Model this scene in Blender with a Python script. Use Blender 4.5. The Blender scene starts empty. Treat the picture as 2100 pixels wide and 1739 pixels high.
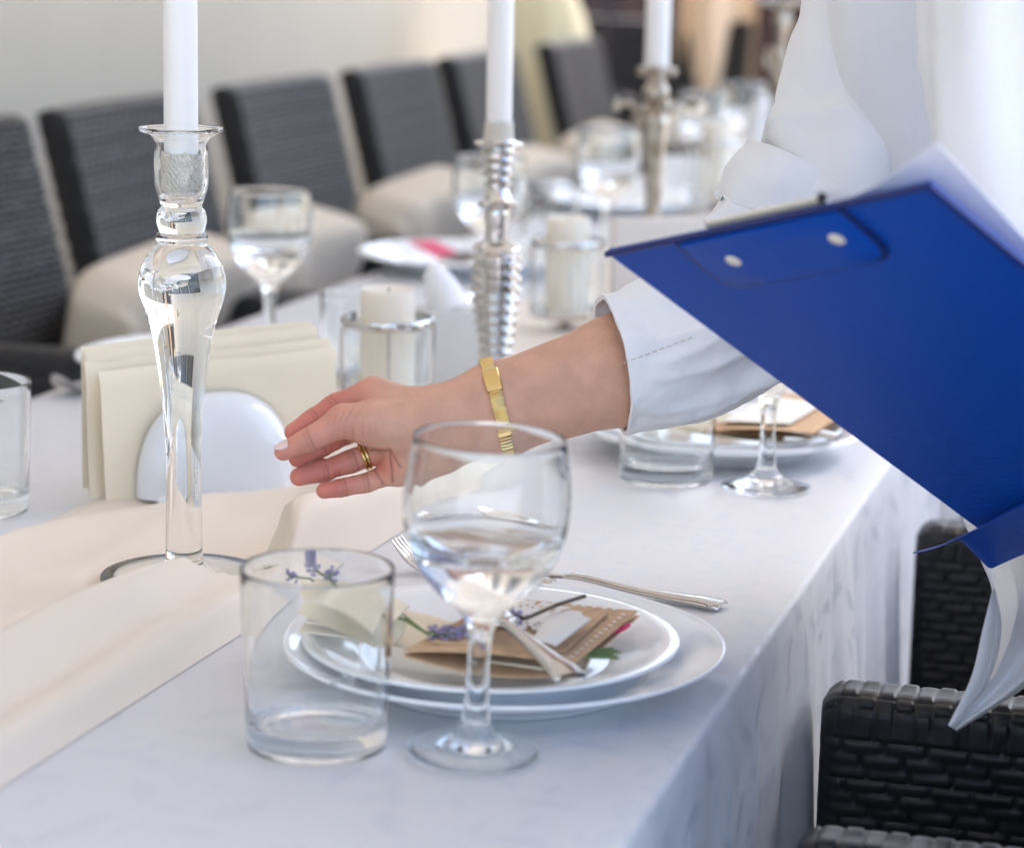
import bpy, bmesh, math, random
import numpy as np
from mathutils import Vector, Matrix
random.seed(7); np.random.seed(7)
R = math.radians
PI = math.pi
S = bpy.context.scene
COL = S.collection

# ------------------------------------------------------------------ camera
# table runs along +Y; camera stands at x=0,y=0, turned 16.1 deg to the left, rolled 1.1 deg
FPX, CX, CY = 5060.0, 1050.0, 869.5           # focal length and centre in a 2100 x 1739 frame
YAW, PIT, ROLL, CAMZ, TZ = R(16.1), R(11.2), R(1.1), 1.22, 0.75
cam_d = bpy.data.cameras.new("camera")
cam = bpy.data.objects.new("camera", cam_d); COL.objects.link(cam)
cam.location = (0, 0, CAMZ)
cam.rotation_euler = (Matrix.Rotation(YAW, 3, 'Z') @ Matrix.Rotation(PI / 2 - PIT, 3, 'X') @ Matrix.Rotation(ROLL, 3, 'Z')).to_euler()
cam_d.sensor_width = 36; cam_d.sensor_fit = 'HORIZONTAL'
cam_d.lens = FPX / 2100 * 36
cam_d.clip_start = 0.05; cam_d.clip_end = 500
cam_d.dof.use_dof = True
cam_d.dof.focus_distance = 1.76
cam_d.dof.aperture_fstop = 5.0
cam_d.dof.aperture_blades = 0
S.camera = cam

# ------------------------------------------------------------------ world, sun, exposure
SUN_EL, SUN_AZ = R(55), R(20)                 # azimuth measured from +Y towards +X
w = bpy.data.worlds.new("World"); S.world = w; w.use_nodes = True
nt = w.node_tree; bg = nt.nodes["Background"]
sky = nt.nodes.new("ShaderNodeTexSky"); sky.sky_type = 'NISHITA'; sky.sun_disc = False
sky.sun_elevation = SUN_EL; sky.sun_rotation = SUN_AZ
sky.air_density = 1.0; sky.dust_density = 2.9; sky.ozone_density = 1.0
nt.links.new(sky.outputs[0], bg.inputs[0]); bg.inputs[1].default_value = 0.15
sun_d = bpy.data.lights.new("sun", 'SUN'); sun_d.energy = 0.7; sun_d.angle = R(50)
sun_d.color = (1.0, 0.88, 0.74)
sun = bpy.data.objects.new("sun", sun_d); COL.objects.link(sun)
sdir = Vector((math.sin(SUN_AZ) * math.cos(SUN_EL), math.cos(SUN_AZ) * math.cos(SUN_EL), math.sin(SUN_EL)))
sun.rotation_euler = sdir.to_track_quat('Z', 'Y').to_euler(); sun.location = (2, 4, 6)
S.view_settings.view_transform = 'Standard'; S.view_settings.look = 'None'
S.view_settings.exposure = 2.12; S.view_settings.gamma = 1
S.render.engine = 'CYCLES'
cy = S.cycles
cy.use_denoising = True
cy.max_bounces = 26; cy.transmission_bounces = 24; cy.glossy_bounces = 12; cy.diffuse_bounces = 4
cy.transparent_max_bounces = 12
cy.caustics_reflective = True; cy.caustics_refractive = True
cy.sample_clamp_indirect = 8.0; cy.blur_glossy = 0.0

# ------------------------------------------------------------------ measuring helpers
_h = np.array([-math.sin(YAW), math.cos(YAW), 0.0]); _r = np.array([math.cos(YAW), math.sin(YAW), 0.0])
_fw = _h * math.cos(PIT) + np.array([0, 0, -math.sin(PIT)]); _up = np.cross(_r, _fw)
_r, _up = _r * math.cos(ROLL) + _up * math.sin(ROLL), _up * math.cos(ROLL) - _r * math.sin(ROLL)
_C = np.array([0, 0, CAMZ])
def _ray(x, y): return _fw + _r * (x - CX) / FPX - _up * (y - CY) / FPX
def P(x, y, z=TZ):                              # the point of the horizontal plane z seen there
    d = _ray(x, y); return _C + d * ((z - _C[2]) / d[2])
def D(x, y, dep): return _C + _ray(x, y) * dep  # the point at that distance from the lens
def px2m(dep): return dep / FPX

# ------------------------------------------------------------------ materials
MATS = {}
def mat(name, col, rough=0.5, metal=0.0, spec=0.5, trans=0.0, ior=1.45, sss=0.0, sssr=(1, .4, .25), sssscale=0.01,
        bump=None, colvar=None, sheen=0.0, coat=0.0):
    m = bpy.data.materials.new(name); m.use_nodes = True
    n = m.node_tree.nodes; l = m.node_tree.links; b = n["Principled BSDF"]
    b.inputs["Base Color"].default_value = (*col, 1); b.inputs["Roughness"].default_value = rough
    b.inputs["Metallic"].default_value = metal; b.inputs["Specular IOR Level"].default_value = spec
    b.inputs["Transmission Weight"].default_value = trans; b.inputs["IOR"].default_value = ior
    b.inputs["Sheen Weight"].default_value = sheen; b.inputs["Coat Weight"].default_value = coat
    if sss:
        b.inputs["Subsurface Weight"].default_value = sss; b.inputs["Subsurface Radius"].default_value = sssr
        b.inputs["Subsurface Scale"].default_value = sssscale
    tc = n.new("ShaderNodeTexCoord")
    if colvar:                                   # (scale, other colour, low, high[, stretch])
        mp = n.new("ShaderNodeMapping"); mp.inputs["Scale"].default_value = colvar[4] if len(colvar) > 4 else (1, 1, 1)
        l.new(tc.outputs["Object"], mp.inputs[0])
        nz = n.new("ShaderNodeTexNoise"); nz.inputs["Scale"].default_value = colvar[0]; nz.inputs["Detail"].default_value = 5
        l.new(mp.outputs[0], nz.inputs["Vector"])
        rp = n.new("ShaderNodeValToRGB"); e = rp.color_ramp.elements
        e[0].position = colvar[2]; e[1].position = colvar[3]
        e[0].color = (*col, 1); e[1].color = (*colvar[1], 1)
        l.new(nz.outputs["Fac"], rp.inputs[0]); l.new(rp.outputs[0], b.inputs["Base Color"])
    if bump:                                     # list of (scale, strength, distance, stretch)
        prev = None
        for (sc, st, di, stretch) in bump:
            mp = n.new("ShaderNodeMapping"); mp.inputs["Scale"].default_value = stretch
            l.new(tc.outputs["Object"], mp.inputs[0])
            nz = n.new("ShaderNodeTexNoise"); nz.inputs["Scale"].default_value = sc; nz.inputs["Detail"].default_value = 4
            l.new(mp.outputs[0], nz.inputs["Vector"])
            bp = n.new("ShaderNodeBump"); bp.inputs["Strength"].default_value = st; bp.inputs["Distance"].default_value = di
            l.new(nz.outputs["Fac"], bp.inputs["Height"])
            if prev: l.new(prev.outputs[0], bp.inputs["Normal"])
            prev = bp
        l.new(prev.outputs[0], b.inputs["Normal"])
    MATS[name] = m
    return m

M_cloth = mat("white_damask", (.60, .60, .622), .62, spec=.35,
              bump=[(60, .12, .004, (1, 1, 1)), (1400, .12, .0006, (1, .35, 1))])
M_runner = mat("beige_runner", (.70, .605, .50), .5, spec=.4, sheen=.2, bump=[(1500, .10, .0004, (1, .2, 1))])
M_glass = mat("clear_glass", (.975, .995, .998), 0.0, trans=1.0, ior=1.5)
M_wax = mat("white_wax", (.86, .85, .84), .42, sss=.35, sssr=(1, .9, .75), sssscale=.006)
M_ivory = mat("ivory_wax", (.82, .76, .66), .5, sss=.3, sssr=(1, .8, .5), sssscale=.008)
M_tissue = mat("crumpled_tissue", (.90, .85, .76), .9, spec=.2, colvar=(900, (.76, .68, .57), .45, .62),
               bump=[(700, 1.0, .003, (1, 1, .45))])
M_chrome = mat("polished_metal", (.66, .65, .64), .08, metal=1.0)
M_silver = mat("old_silver", (.55, .51, .45), .30, metal=1.0, colvar=(60, (.30, .25, .19), .42, .62))
M_steel = mat("cutlery_steel", (.56, .55, .545), .13, metal=1.0)
M_gold = mat("gold", (.66, .48, .21), .26, metal=1.0)
M_porc = mat("white_porcelain", (.86, .88, .90), .12, spec=.5, coat=.3)
M_ceramic = mat("glazed_ceramic", (.70, .72, .745), .14, spec=.5, coat=.3)
M_napkin = mat("cream_paper", (.83, .735, .57), .85, spec=.2, bump=[(900, .25, .0006, (1, 1, 1))])
M_napkin_w = mat("white_paper", (.80, .80, .82), .8, spec=.25)
M_kraft = mat("kraft_paper", (.64, .43, .265), .85, spec=.2, colvar=(160, (.56, .37, .22), .4, .65), bump=[(500, .2, .0006, (1, 1, 1))])
M_card = mat("ivory_card", (.80, .77, .70), .8, spec=.2)
M_lace = mat("paper_doily", (.80, .77, .73), .9, spec=.2)
M_pink = mat("pink_petal", (.72, .06, .16), .6)
M_green = mat("green_stem", (.10, .17, .05), .6, colvar=(300, (.20, .26, .10), .4, .65))
M_twig = mat("brown_twig", (.11, .09, .055), .7)
M_lav = mat("lavender_bud", (.25, .21, .44), .85, colvar=(420, (.42, .39, .50), .42, .60))
M_blue = mat("blue_vinyl", (.0, .064, .41), .46, spec=.2, bump=[(330, .55, .0010, (.10, 1, 1)), (500, .3, .0008, (1, .10, 1))])
M_blue_in = mat("blue_edge", (.001, .014, .12), .4, spec=.5)
M_sheet = mat("paper_sheet", (.80, .81, .84), .7, spec=.3)
M_plate = mat("cream_metal", (.74, .70, .60), .35, spec=.5)
M_wicker = mat("black_rattan", (.016, .0155, .017), .42, spec=.45, bump=[(500, .35, .0006, (.15, 1, 1))])
M_black = mat("black_frame", (.012, .012, .012), .5)
M_cushion = mat("cream_fabric", (.62, .53, .42), .9, spec=.2, sheen=.2, bump=[(40, .3, .006, (1, 1, 1)), (900, .3, .001, (1, 1, 1))])
M_wall = mat("cream_plaster", (.61, .565, .49), .9, spec=.15, colvar=(1.6, (.56, .52, .45), .35, .7), bump=[(90, .25, .004, (1, 1, 1))])
M_paving = mat("stone_paving", (.62, .59, .55), .85, colvar=(3, (.52, .49, .45), .35, .65), bump=[(30, .3, .006, (1, 1, 1))])
M_brown = mat("dark_brown_wood", (.055, .022, .016), .5, colvar=(14, (.03, .012, .01), .4, .6, (1, 1, .1)))
M_tan = mat("tan_curtain", (.78, .58, .40), .85, sheen=.2)
M_yellow = mat("pale_yellow_cloth", (.74, .66, .44), .9, sheen=.2)
M_wood = mat("table_wood", (.20, .11, .06), .5)
M_dark_cloth = mat("dark_trousers", (.02, .02, .025), .9)
M_window = mat("window_glass", (.05, .06, .07), .05, spec=.6)
M_frame = mat("painted_frame", (.65, .64, .62), .5)
M_roof = mat("roof_tile", (.28, .11, .07), .8)
M_leaf = mat("foliage", (.05, .10, .025), .7, colvar=(8, (.09, .14, .04), .4, .6))
M_bark = mat("bark", (.13, .09, .06), .9)
M_nail = mat("fingernail", (.78, .56, .52), .22, spec=.5, coat=.4)

# shirt: white linen with slubs
M_shirt = mat("white_linen", (.79, .795, .82), .85, spec=.25, sheen=.2,
              bump=[(260, .22, .0012, (1, 1, .08)), (260, .22, .0012, (.08, 1, 1)), (25, .25, .006, (1, 1, .4))])

# skin: paler forearm, redder fingers (attribute), crease tone and shade in the colour
M_skin = bpy.data.materials.new("skin"); M_skin.use_nodes = True
def build_skin(m):
    n = m.node_tree.nodes; l = m.node_tree.links; b = n["Principled BSDF"]
    at = n.new("ShaderNodeAttribute"); at.attribute_name = "redness"
    mx = n.new("ShaderNodeMix"); mx.data_type = 'RGBA'
    mx.inputs[6].default_value = (.62, .35, .25, 1); mx.inputs[7].default_value = (.62, .185, .14, 1)
    l.new(at.outputs["Fac"], mx.inputs[0])
    tc = n.new("ShaderNodeTexCoord")
    nz = n.new("ShaderNodeTexNoise"); nz.inputs["Scale"].default_value = 55; nz.inputs["Detail"].default_value = 6
    l.new(tc.outputs["Object"], nz.inputs["Vector"])
    rp = n.new("ShaderNodeMapRange"); rp.inputs[1].default_value = .3; rp.inputs[2].default_value = .7
    rp.inputs[3].default_value = .89; rp.inputs[4].default_value = 1.07
    l.new(nz.outputs["Fac"], rp.inputs[0])
    mu = n.new("ShaderNodeMix"); mu.data_type = 'RGBA'; mu.blend_type = 'MULTIPLY'; mu.inputs[0].default_value = 1
    l.new(mx.outputs[2], mu.inputs[6]); l.new(rp.outputs[0], mu.inputs[7])
    l.new(mu.outputs[2], b.inputs["Base Color"])
    b.inputs["Roughness"].default_value = .48; b.inputs["Specular IOR Level"].default_value = .4
    b.inputs["Subsurface Weight"].default_value = .25; b.inputs["Subsurface Radius"].default_value = (1, .35, .2)
    b.inputs["Subsurface Scale"].default_value = .006
    cr = n.new("ShaderNodeAttribute"); cr.attribute_name = "crease"      # crease pigment, deepened to stand in for the shade in the grooves
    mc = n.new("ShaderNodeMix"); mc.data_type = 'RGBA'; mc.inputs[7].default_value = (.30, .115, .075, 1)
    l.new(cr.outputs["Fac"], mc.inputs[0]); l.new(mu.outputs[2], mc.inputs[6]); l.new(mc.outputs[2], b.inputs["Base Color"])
    n2 = n.new("ShaderNodeTexNoise"); n2.inputs["Scale"].default_value = 600; n2.inputs["Detail"].default_value = 3
    l.new(tc.outputs["Object"], n2.inputs["Vector"])
    bp = n.new("ShaderNodeBump"); bp.inputs["Strength"].default_value = .45; bp.inputs["Distance"].default_value = .0010
    l.new(n2.outputs["Fac"], bp.inputs["Height"])
    l.new(bp.outputs[0], b.inputs["Normal"])
build_skin(M_skin)

# ------------------------------------------------------------------ mesh helpers
def link(o, parent=None):
    COL.objects.link(o)
    if parent is not None: o.parent = parent
    return o
def tag(o, label=None, cat=None, group=None, kind=None):
    if label: o["label"] = label
    if cat: o["category"] = cat
    if group: o["group"] = group
    if kind: o["kind"] = kind
    return o
def thing(name, label, cat, loc=(0, 0, 0), rotz=0.0, group=None):
    o = bpy.data.objects.new(name, None); link(o)
    o.empty_display_size = .05
    o.location = Vector([float(c) for c in loc]); o.rotation_euler = (0, 0, rotz)
    return tag(o, label, cat, group)
class MB:
    def __init__(s): s.v = []; s.f = []
    def add(s, v, f):
        k = len(s.v); s.v += [tuple(float(c) for c in p) for p in v]; s.f += [tuple(i + k for i in q) for q in f]; return s
    def build(s, name, m, parent=None, smooth=40):
        me = bpy.data.meshes.new(name); me.from_pydata(s.v, [], s.f); me.validate()
        bm = bmesh.new(); bm.from_mesh(me); bmesh.ops.recalc_face_normals(bm, faces=bm.faces); bm.to_mesh(me); bm.free()
        if smooth is not None:
            me.polygons.foreach_set("use_smooth", [True] * len(me.polygons))
            if smooth < 180: me.set_sharp_from_angle(angle=R(smooth))
        me.materials.append(m)
        return link(bpy.data.objects.new(name, me), parent)
def spline(pts, k=6):                             # Catmull-Rom through pts; a repeated point makes a corner
    pts = [np.array(p, float) for p in pts]; out = []
    runs = [[pts[0]]]
    for p in pts[1:]:
        if np.allclose(p, runs[-1][-1]): runs.append([p])
        else: runs[-1].append(p)
    for q in runs:
        if len(q) == 1: continue
        e = [2 * q[0] - q[1]] + q + [2 * q[-1] - q[-2]]
        for i in range(1, len(e) - 2):
            for j in range(k):
                t = j / k; a, b, c, d = e[i - 1], e[i], e[i + 1], e[i + 2]
                out.append(.5 * (2 * b + (c - a) * t + (2 * a - 5 * b + 4 * c - d) * t * t + (3 * b - a - 3 * c + d) * t ** 3))
        out.append(q[-1])
    return out
def lathe(prof, n=64, sx=1.0, sy=1.0):
    v = []; f = []; rows = []
    for (r, z) in prof:
        if r < 1e-6: rows.append([len(v)]); v.append((0, 0, z))
        else:
            rows.append(list(range(len(v), len(v) + n)))
            v += [(r * sx * math.cos(2 * PI * i / n), r * sy * math.sin(2 * PI * i / n), z) for i in range(n)]
    for a, b in zip(rows, rows[1:]):
        if len(a) == 1 and len(b) == 1: continue
        for i in range(n):
            j = (i + 1) % n
            if len(a) == 1: f.append((a[0], b[i], b[j]))
            elif len(b) == 1: f.append((a[i], b[0], a[j]))
            else: f.append((a[i], b[i], b[j], a[j]))
    return v, f
def grid(fn, nu, nv, wrap=False):
    v = []; f = []
    cu = nu if wrap else nu + 1
    for j in range(nv + 1):
        for i in range(cu): v.append(fn(i / nu, j / nv))
    for j in range(nv):
        for i in range(nu):
            a = j * cu + i; b = j * cu + (i + 1) % cu
            f.append((a, b, b + cu, a + cu))
    return v, f
def slab(fn, nu, nv, nfn):                        # closed thick sheet; nfn gives the offset vector
    v, f = grid(fn, nu, nv); m = len(v)
    v2 = [np.array(fn(i / nu, j / nv)) + np.array(nfn(i / nu, j / nv)) for j in range(nv + 1) for i in range(nu + 1)]
    f2 = [tuple(m + q for q in reversed(t)) for t in f]
    c = nu + 1; ring = list(range(c)) + [j * c + nu for j in range(1, nv + 1)] + [nv * c + i for i in range(nu - 1, -1, -1)] + [j * c for j in range(nv - 1, 0, -1)]
    side = [(ring[i], ring[(i + 1) % len(ring)], ring[(i + 1) % len(ring)] + m, ring[i] + m) for i in range(len(ring))]
    return list(v) + v2, f + f2 + side
def box(cx, cy, cz, sx, sy, sz, bev=0.0):
    bm = bmesh.new(); bmesh.ops.create_cube(bm, size=1)
    bmesh.ops.scale(bm, vec=(sx, sy, sz), verts=bm.verts)
    if bev: bmesh.ops.bevel(bm, geom=list(bm.edges), offset=bev, segments=2, profile=.6, affect='EDGES')
    bmesh.ops.translate(bm, vec=(cx, cy, cz), verts=bm.verts)
    bm.verts.index_update()
    v = [tuple(x.co) for x in bm.verts]; f = [tuple(x.index for x in q.verts) for q in bm.faces]; bm.free()
    return v, f
def tube(pts, rad, n=10, cap=True):
    pts = [Vector([float(c) for c in p]) for p in pts]
    if not hasattr(rad, '__len__'): rad = [rad] * len(pts)
    v = []; f = []; up = None
    for i, p in enumerate(pts):
        t = (pts[min(i + 1, len(pts) - 1)] - pts[max(i - 1, 0)]).normalized()
        if up is None: up = t.orthogonal().normalized()
        up = (up - t * up.dot(t)).normalized(); sd = t.cross(up)
        v += [tuple(p + (up * math.cos(2 * PI * k / n) + sd * math.sin(2 * PI * k / n)) * rad[i]) for k in range(n)]
    for i in range(len(pts) - 1):
        for k in range(n):
            a = i * n + k; b = i * n + (k + 1) % n; f.append((a, b, b + n, a + n))
    if cap: f += [tuple(range(n - 1, -1, -1)), tuple(range((len(pts) - 1) * n, len(pts) * n))]
    return v, f
def dup(root, loc=None, rotz=None, label=None, group=None):
    def cp(o, par):
        c = o.copy(); COL.objects.link(c); c.parent = par
        for ch in [q for q in bpy.data.objects if q.parent == o]: cp(ch, c)
        return c
    r = cp(root, None)
    if loc is not None: r.location = Vector([float(c) for c in loc])
    if rotz is not None: r.rotation_euler = (0, 0, rotz)
    if label: r["label"] = label
    if group: r["group"] = group
    return r

# ------------------------------------------------------------------ setting
tag(MB().add([(-60, -60, 0), (60, -60, 0), (60, 60, 0), (-60, 60, 0)], [(0, 1, 2, 3)]).build("ground", M_paving, smooth=None), kind="structure")

def building():
    bd_ = thing("building", "cream plastered building wall running behind the row of wicker chairs", "building", (-2.55, 2.6, 0))
    HW = 6.6; x1 = .15                                 # wall with real openings above the terrace
    ys = [-5.6, 5.6]; op = [(-4.6 + 1.9 * k, -4.6 + 1.9 * k + 1.0) for k in range(5)]
    wl = MB().add(*box(0, 0, .97, .3, 11.2, 1.94, 0))
    for z0, z1, z2 in ((1.94, 3.5, 4.1), (4.1, 5.6, HW)):
        e = [-5.6] + [q for o in op for q in o] + [5.6]
        for i in range(0, len(e), 2):
            wl.add(*box(0, (e[i] + e[i + 1]) / 2, (z0 + z1) / 2, .3, e[i + 1] - e[i], z1 - z0, 0))
        wl.add(*box(0, 0, (z1 + z2) / 2, .3, 11.2, z2 - z1, 0))
    wl.build("wall", M_wall, bd_, None)
    for z0, z1 in ((1.94, 3.5), (4.1, 5.6)):
        for (a_, b_) in op:
            fr = MB()
            for (yy, zz_, sy, sz) in ((a_ + .03, (z0 + z1) / 2, .06, z1 - z0 - .13), (b_ - .03, (z0 + z1) / 2, .06, z1 - z0 - .13), ((a_ + b_) / 2, z0 + .032, b_ - a_ - .005, .06), ((a_ + b_) / 2, z1 - .032, b_ - a_ - .005, .06)):
                fr.add(*box(.02, yy, zz_, .06, sy, sz, 0))
            fr.add(*box(.024, (a_ + b_) / 2, (z0 + z1) / 2, .05, .05, z1 - z0 - .13, 0))
            fo = fr.build("window", M_frame, bd_, None)
            MB().add(*box(-.01, (a_ + b_) / 2, (z0 + z1) / 2, .012, b_ - a_ - .13, z1 - z0 - .13, 0)).build("pane", M_window, fo, None)
    o2 = MB().add(*box(.2, 10.4, 1.15, 6.4, .3, 2.3, .01)).build("building_wall", mat("pale_render", (.44, .36, .25), .9))
    tag(o2, "warm beige wall closing the far end beyond the table", "wall")
building()

# wooden door and curtain at the far end
a = D(1175, 60, 9.0); b = D(1392, 60, 9.0)
d = thing("door", "dark brown wooden door at the far end behind grey chairs", "door", ((a[0] + b[0]) / 2, 10.2, 0))
wd = 1.05
MB().add(*box(0, 0, 1.05, wd, .05, 2.1, .006)).build("panel", M_brown, d)
for sx in (-1, 1): MB().add(*box(sx * (wd / 2 + .035), -.005, 1.08, .07, .08, 2.16, .004)).build("door_frame", M_brown, d)
a = D(1388, 60, 8.6); b = D(1548, 60, 8.6)
def cur(u, v):
    x = a + (b - a) * u
    return (x[0] + .0 * v, x[1] + .05 * math.sin(u * 2 * PI * 1.4 + .6) + .012 * math.sin(u * 21), .02 + 2.5 * v)
c = MB().add(*slab(cur, 60, 6, lambda u, v: (0, .006, 0))).build("curtain", M_tan)
tag(c, "tan curtain hanging in soft folds beyond the far end of the table", "curtain")

# canopy added out of view to cut the overhead light: pale fabric that lets part of the daylight through
M_canopy = bpy.data.materials.new("canopy_fabric"); M_canopy.use_nodes = True
def _aw(m):
    n = m.node_tree.nodes; l = m.node_tree.links; n.remove(n["Principled BSDF"])
    a_ = n.new("ShaderNodeBsdfDiffuse"); a_.inputs[0].default_value = (.78, .76, .72, 1)
    b_ = n.new("ShaderNodeBsdfTranslucent"); b_.inputs[0].default_value = (.80, .77, .72, 1)
    mx = n.new("ShaderNodeMixShader"); mx.inputs[0].default_value = CANOPY_T
    l.new(a_.outputs[0], mx.inputs[1]); l.new(b_.outputs[0], mx.inputs[2]); l.new(mx.outputs[0], n["Material Output"].inputs[0])
CANOPY_T = .40
_aw(M_canopy)
aw = thing("added_canopy", "unseen pale fabric canopy added above the long table to soften the light", "added_canopy", (0, 0, 0))
MB().add(*slab(lambda u_, v_: (-2.0 + 2.7 * u_, -5.2 + 13.6 * v_, 3.15 - .45 * u_ - .05 * math.sin(PI * v_ * 5) ** 2), 8, 50, lambda u_, v_: (0, 0, .002))).build("canopy", M_canopy, aw, 60)
for yy in (-5.15, -1.0, 3.5, 8.35): MB().add(*tube([(-1.98, yy, 3.12), (.68, yy, 2.67)], .018, 10)).build("arm", M_frame, aw)
MB().add(*tube([(.70, -5.2, 2.67), (.70, 8.4, 2.67)], .025, 10)).build("front_rail", M_frame, aw)

# ------------------------------------------------------------------ table and cloth
TX0, TX1, TY0, TY1 = -1.155, -.281, .62, 7.05
tb = thing("banquet_table", "long wooden table hidden under the white damask cloth", "table", ((TX0 + TX1) / 2, (TY0 + TY1) / 2, 0))
MB().add(*box(0, 0, TZ - .022, TX1 - TX0 - .02, TY1 - TY0 - .03, .03, .003)).build("tabletop", M_wood, tb)
for sx in (-1, 1):
    for yy in (-3.0, -1, 1, 3.0):
        MB().add(*box(sx * .36, yy, (TZ - .037) / 2, .06, .06, TZ - .037, .004)).build("leg", M_wood, tb)

def fold(y, s):                                   # hanging folds of the cloth side
    return (math.sin(y * 23 + 1.3 * math.sin(y * 6.1 + s)) * .5 + .35 * math.sin(y * 47 + 2 * math.sin(y * 9)) + .35 * math.sin(y * 9.7 + 2 * s) + .16 * math.sin(y * 83 + 3 * math.sin(y * 13)) + .08 * math.sin(y * 141))
ny = 900
nx_top = 40; nh = 26
def cloth_pt(u, v):
    y = TY0 + (TY1 - TY0) * v
    t = u * (2 * nh + nx_top)
    rr = .005
    def side(q, sgn, xe):
        # q 0..1 from edge down
        z = TZ - q * .60
        if q < .08:
            an = q / .08 * PI / 2
            return (xe + sgn * rr * (math.sin(an) - 1), TZ - rr * (1 - math.cos(an)))
        q2 = (q - .08) / .92
        out = q2 ** .9 * (.030 + .024 * fold(y, sgn)) + .0025 * math.sin(y * 61 + 9 * q2) * min(1, q2 * 5) if sgn > 0 else q2 * (.008 + .012 * fold(y, sgn))
        return (xe + sgn * out, TZ - rr - q2 * .60)
    if t < nh:
        x, z = side(1 - t / nh, -1, TX0)
    elif t > nh + nx_top:
        x, z = side((t - nh - nx_top) / nh, 1, TX1)
    else:
        x = TX0 + .005 + (TX1 - TX0 - .010) * (t - nh) / nx_top; z = TZ
    return (x, y, z)
cl = MB().add(*grid(cloth_pt, 2 * nh + nx_top, ny)).build("tablecloth", M_cloth, None, 180)
tag(cl, "white damask cloth with leaf pattern covering the long table", "tablecloth")

def damask(m):
    """woven leaf figure: pointed leaves scattered on thin curling stems, slightly darker and silkier than the ground"""
    n = m.node_tree.nodes; l = m.node_tree.links; b = n["Principled BSDF"]
    def math_(op, a_, b_=None, clamp=False):
        q_ = n.new("ShaderNodeMath"); q_.operation = op; q_.use_clamp = clamp
        for i, v_ in enumerate((a_, b_)):
            if v_ is None: continue
            if isinstance(v_, (int, float)): q_.inputs[i].default_value = v_
            else: l.new(v_, q_.inputs[i])
        return q_.outputs[0]
    tc = n.new("ShaderNodeTexCoord"); sp_ = n.new("ShaderNodeSeparateXYZ"); l.new(tc.outputs["Object"], sp_.inputs[0])
    uu = math_('SUBTRACT', sp_.outputs[0], sp_.outputs[2])          # cloth length: across the top, then down the side
    cb = n.new("ShaderNodeCombineXYZ"); l.new(uu, cb.inputs[0]); l.new(sp_.outputs[1], cb.inputs[1])
    def leaves(scale, rnd, la, lb, off):
        mp = n.new("ShaderNodeMapping"); mp.inputs["Location"].default_value = (off, off * .7, 0); l.new(cb.outputs[0], mp.inputs[0])
        vo = n.new("ShaderNodeTexVoronoi"); vo.voronoi_dimensions = '2D'; vo.inputs["Scale"].default_value = scale; vo.inputs["Randomness"].default_value = rnd
        l.new(mp.outputs[0], vo.inputs["Vector"])
        sc_ = n.new("ShaderNodeVectorMath"); sc_.operation = 'SUBTRACT'; l.new(mp.outputs[0], sc_.inputs[0]); l.new(vo.outputs["Position"], sc_.inputs[1])
        sx = n.new("ShaderNodeSeparateColor"); l.new(vo.outputs["Color"], sx.inputs[0])
        vr = n.new("ShaderNodeVectorRotate"); vr.rotation_type = 'Z_AXIS'; l.new(sc_.outputs[0], vr.inputs["Vector"]); l.new(math_('MULTIPLY', sx.outputs[0], 6.283), vr.inputs["Angle"])
        s2 = n.new("ShaderNodeSeparateXYZ"); l.new(vr.outputs[0], s2.inputs[0])
        x2 = math_('POWER', math_('DIVIDE', math_('ABSOLUTE', s2.outputs[0]), la), 2.0)
        bend = math_('MULTIPLY', math_('MULTIPLY', s2.outputs[0], s2.outputs[0]), 9.0)
        d = math_('SUBTRACT', math_('MULTIPLY', math_('SUBTRACT', 1.0, x2), lb), math_('ABSOLUTE', math_('SUBTRACT', s2.outputs[1], bend)))
        return math_('MULTIPLY', math_('MULTIPLY', d, 1100.0, True), math_('GREATER_THAN', sx.outputs[1], .18))
    lf = math_('MAXIMUM', leaves(18, .8, .024, .0066, 0.0), leaves(25, .9, .014, .0042, 3.3))
    nz = n.new("ShaderNodeTexNoise"); nz.noise_dimensions = '2D'; nz.inputs["Scale"].default_value = 9; nz.inputs["Detail"].default_value = 0
    l.new(cb.outputs[0], nz.inputs["Vector"])
    st_ = math_('SUBTRACT', 1.0, math_('MULTIPLY', math_('ABSOLUTE', math_('SUBTRACT', math_('FRACT', math_('MULTIPLY', nz.outputs["Fac"], 5.0)), .5)), 26.0), True)
    fig = math_('MAXIMUM', lf, math_('MULTIPLY', st_, .7))
    mx = n.new("ShaderNodeMix"); mx.data_type = 'RGBA'; mx.inputs[6].default_value = (.625, .625, .645, 1); mx.inputs[7].default_value = (.568, .577, .612, 1)
    l.new(fig, mx.inputs[0]); l.new(mx.outputs[2], b.inputs["Base Color"])
    ro = math_('SUBTRACT', .62, math_('MULTIPLY', fig, .22)); l.new(ro, b.inputs["Roughness"])
damask(M_cloth)

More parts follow.
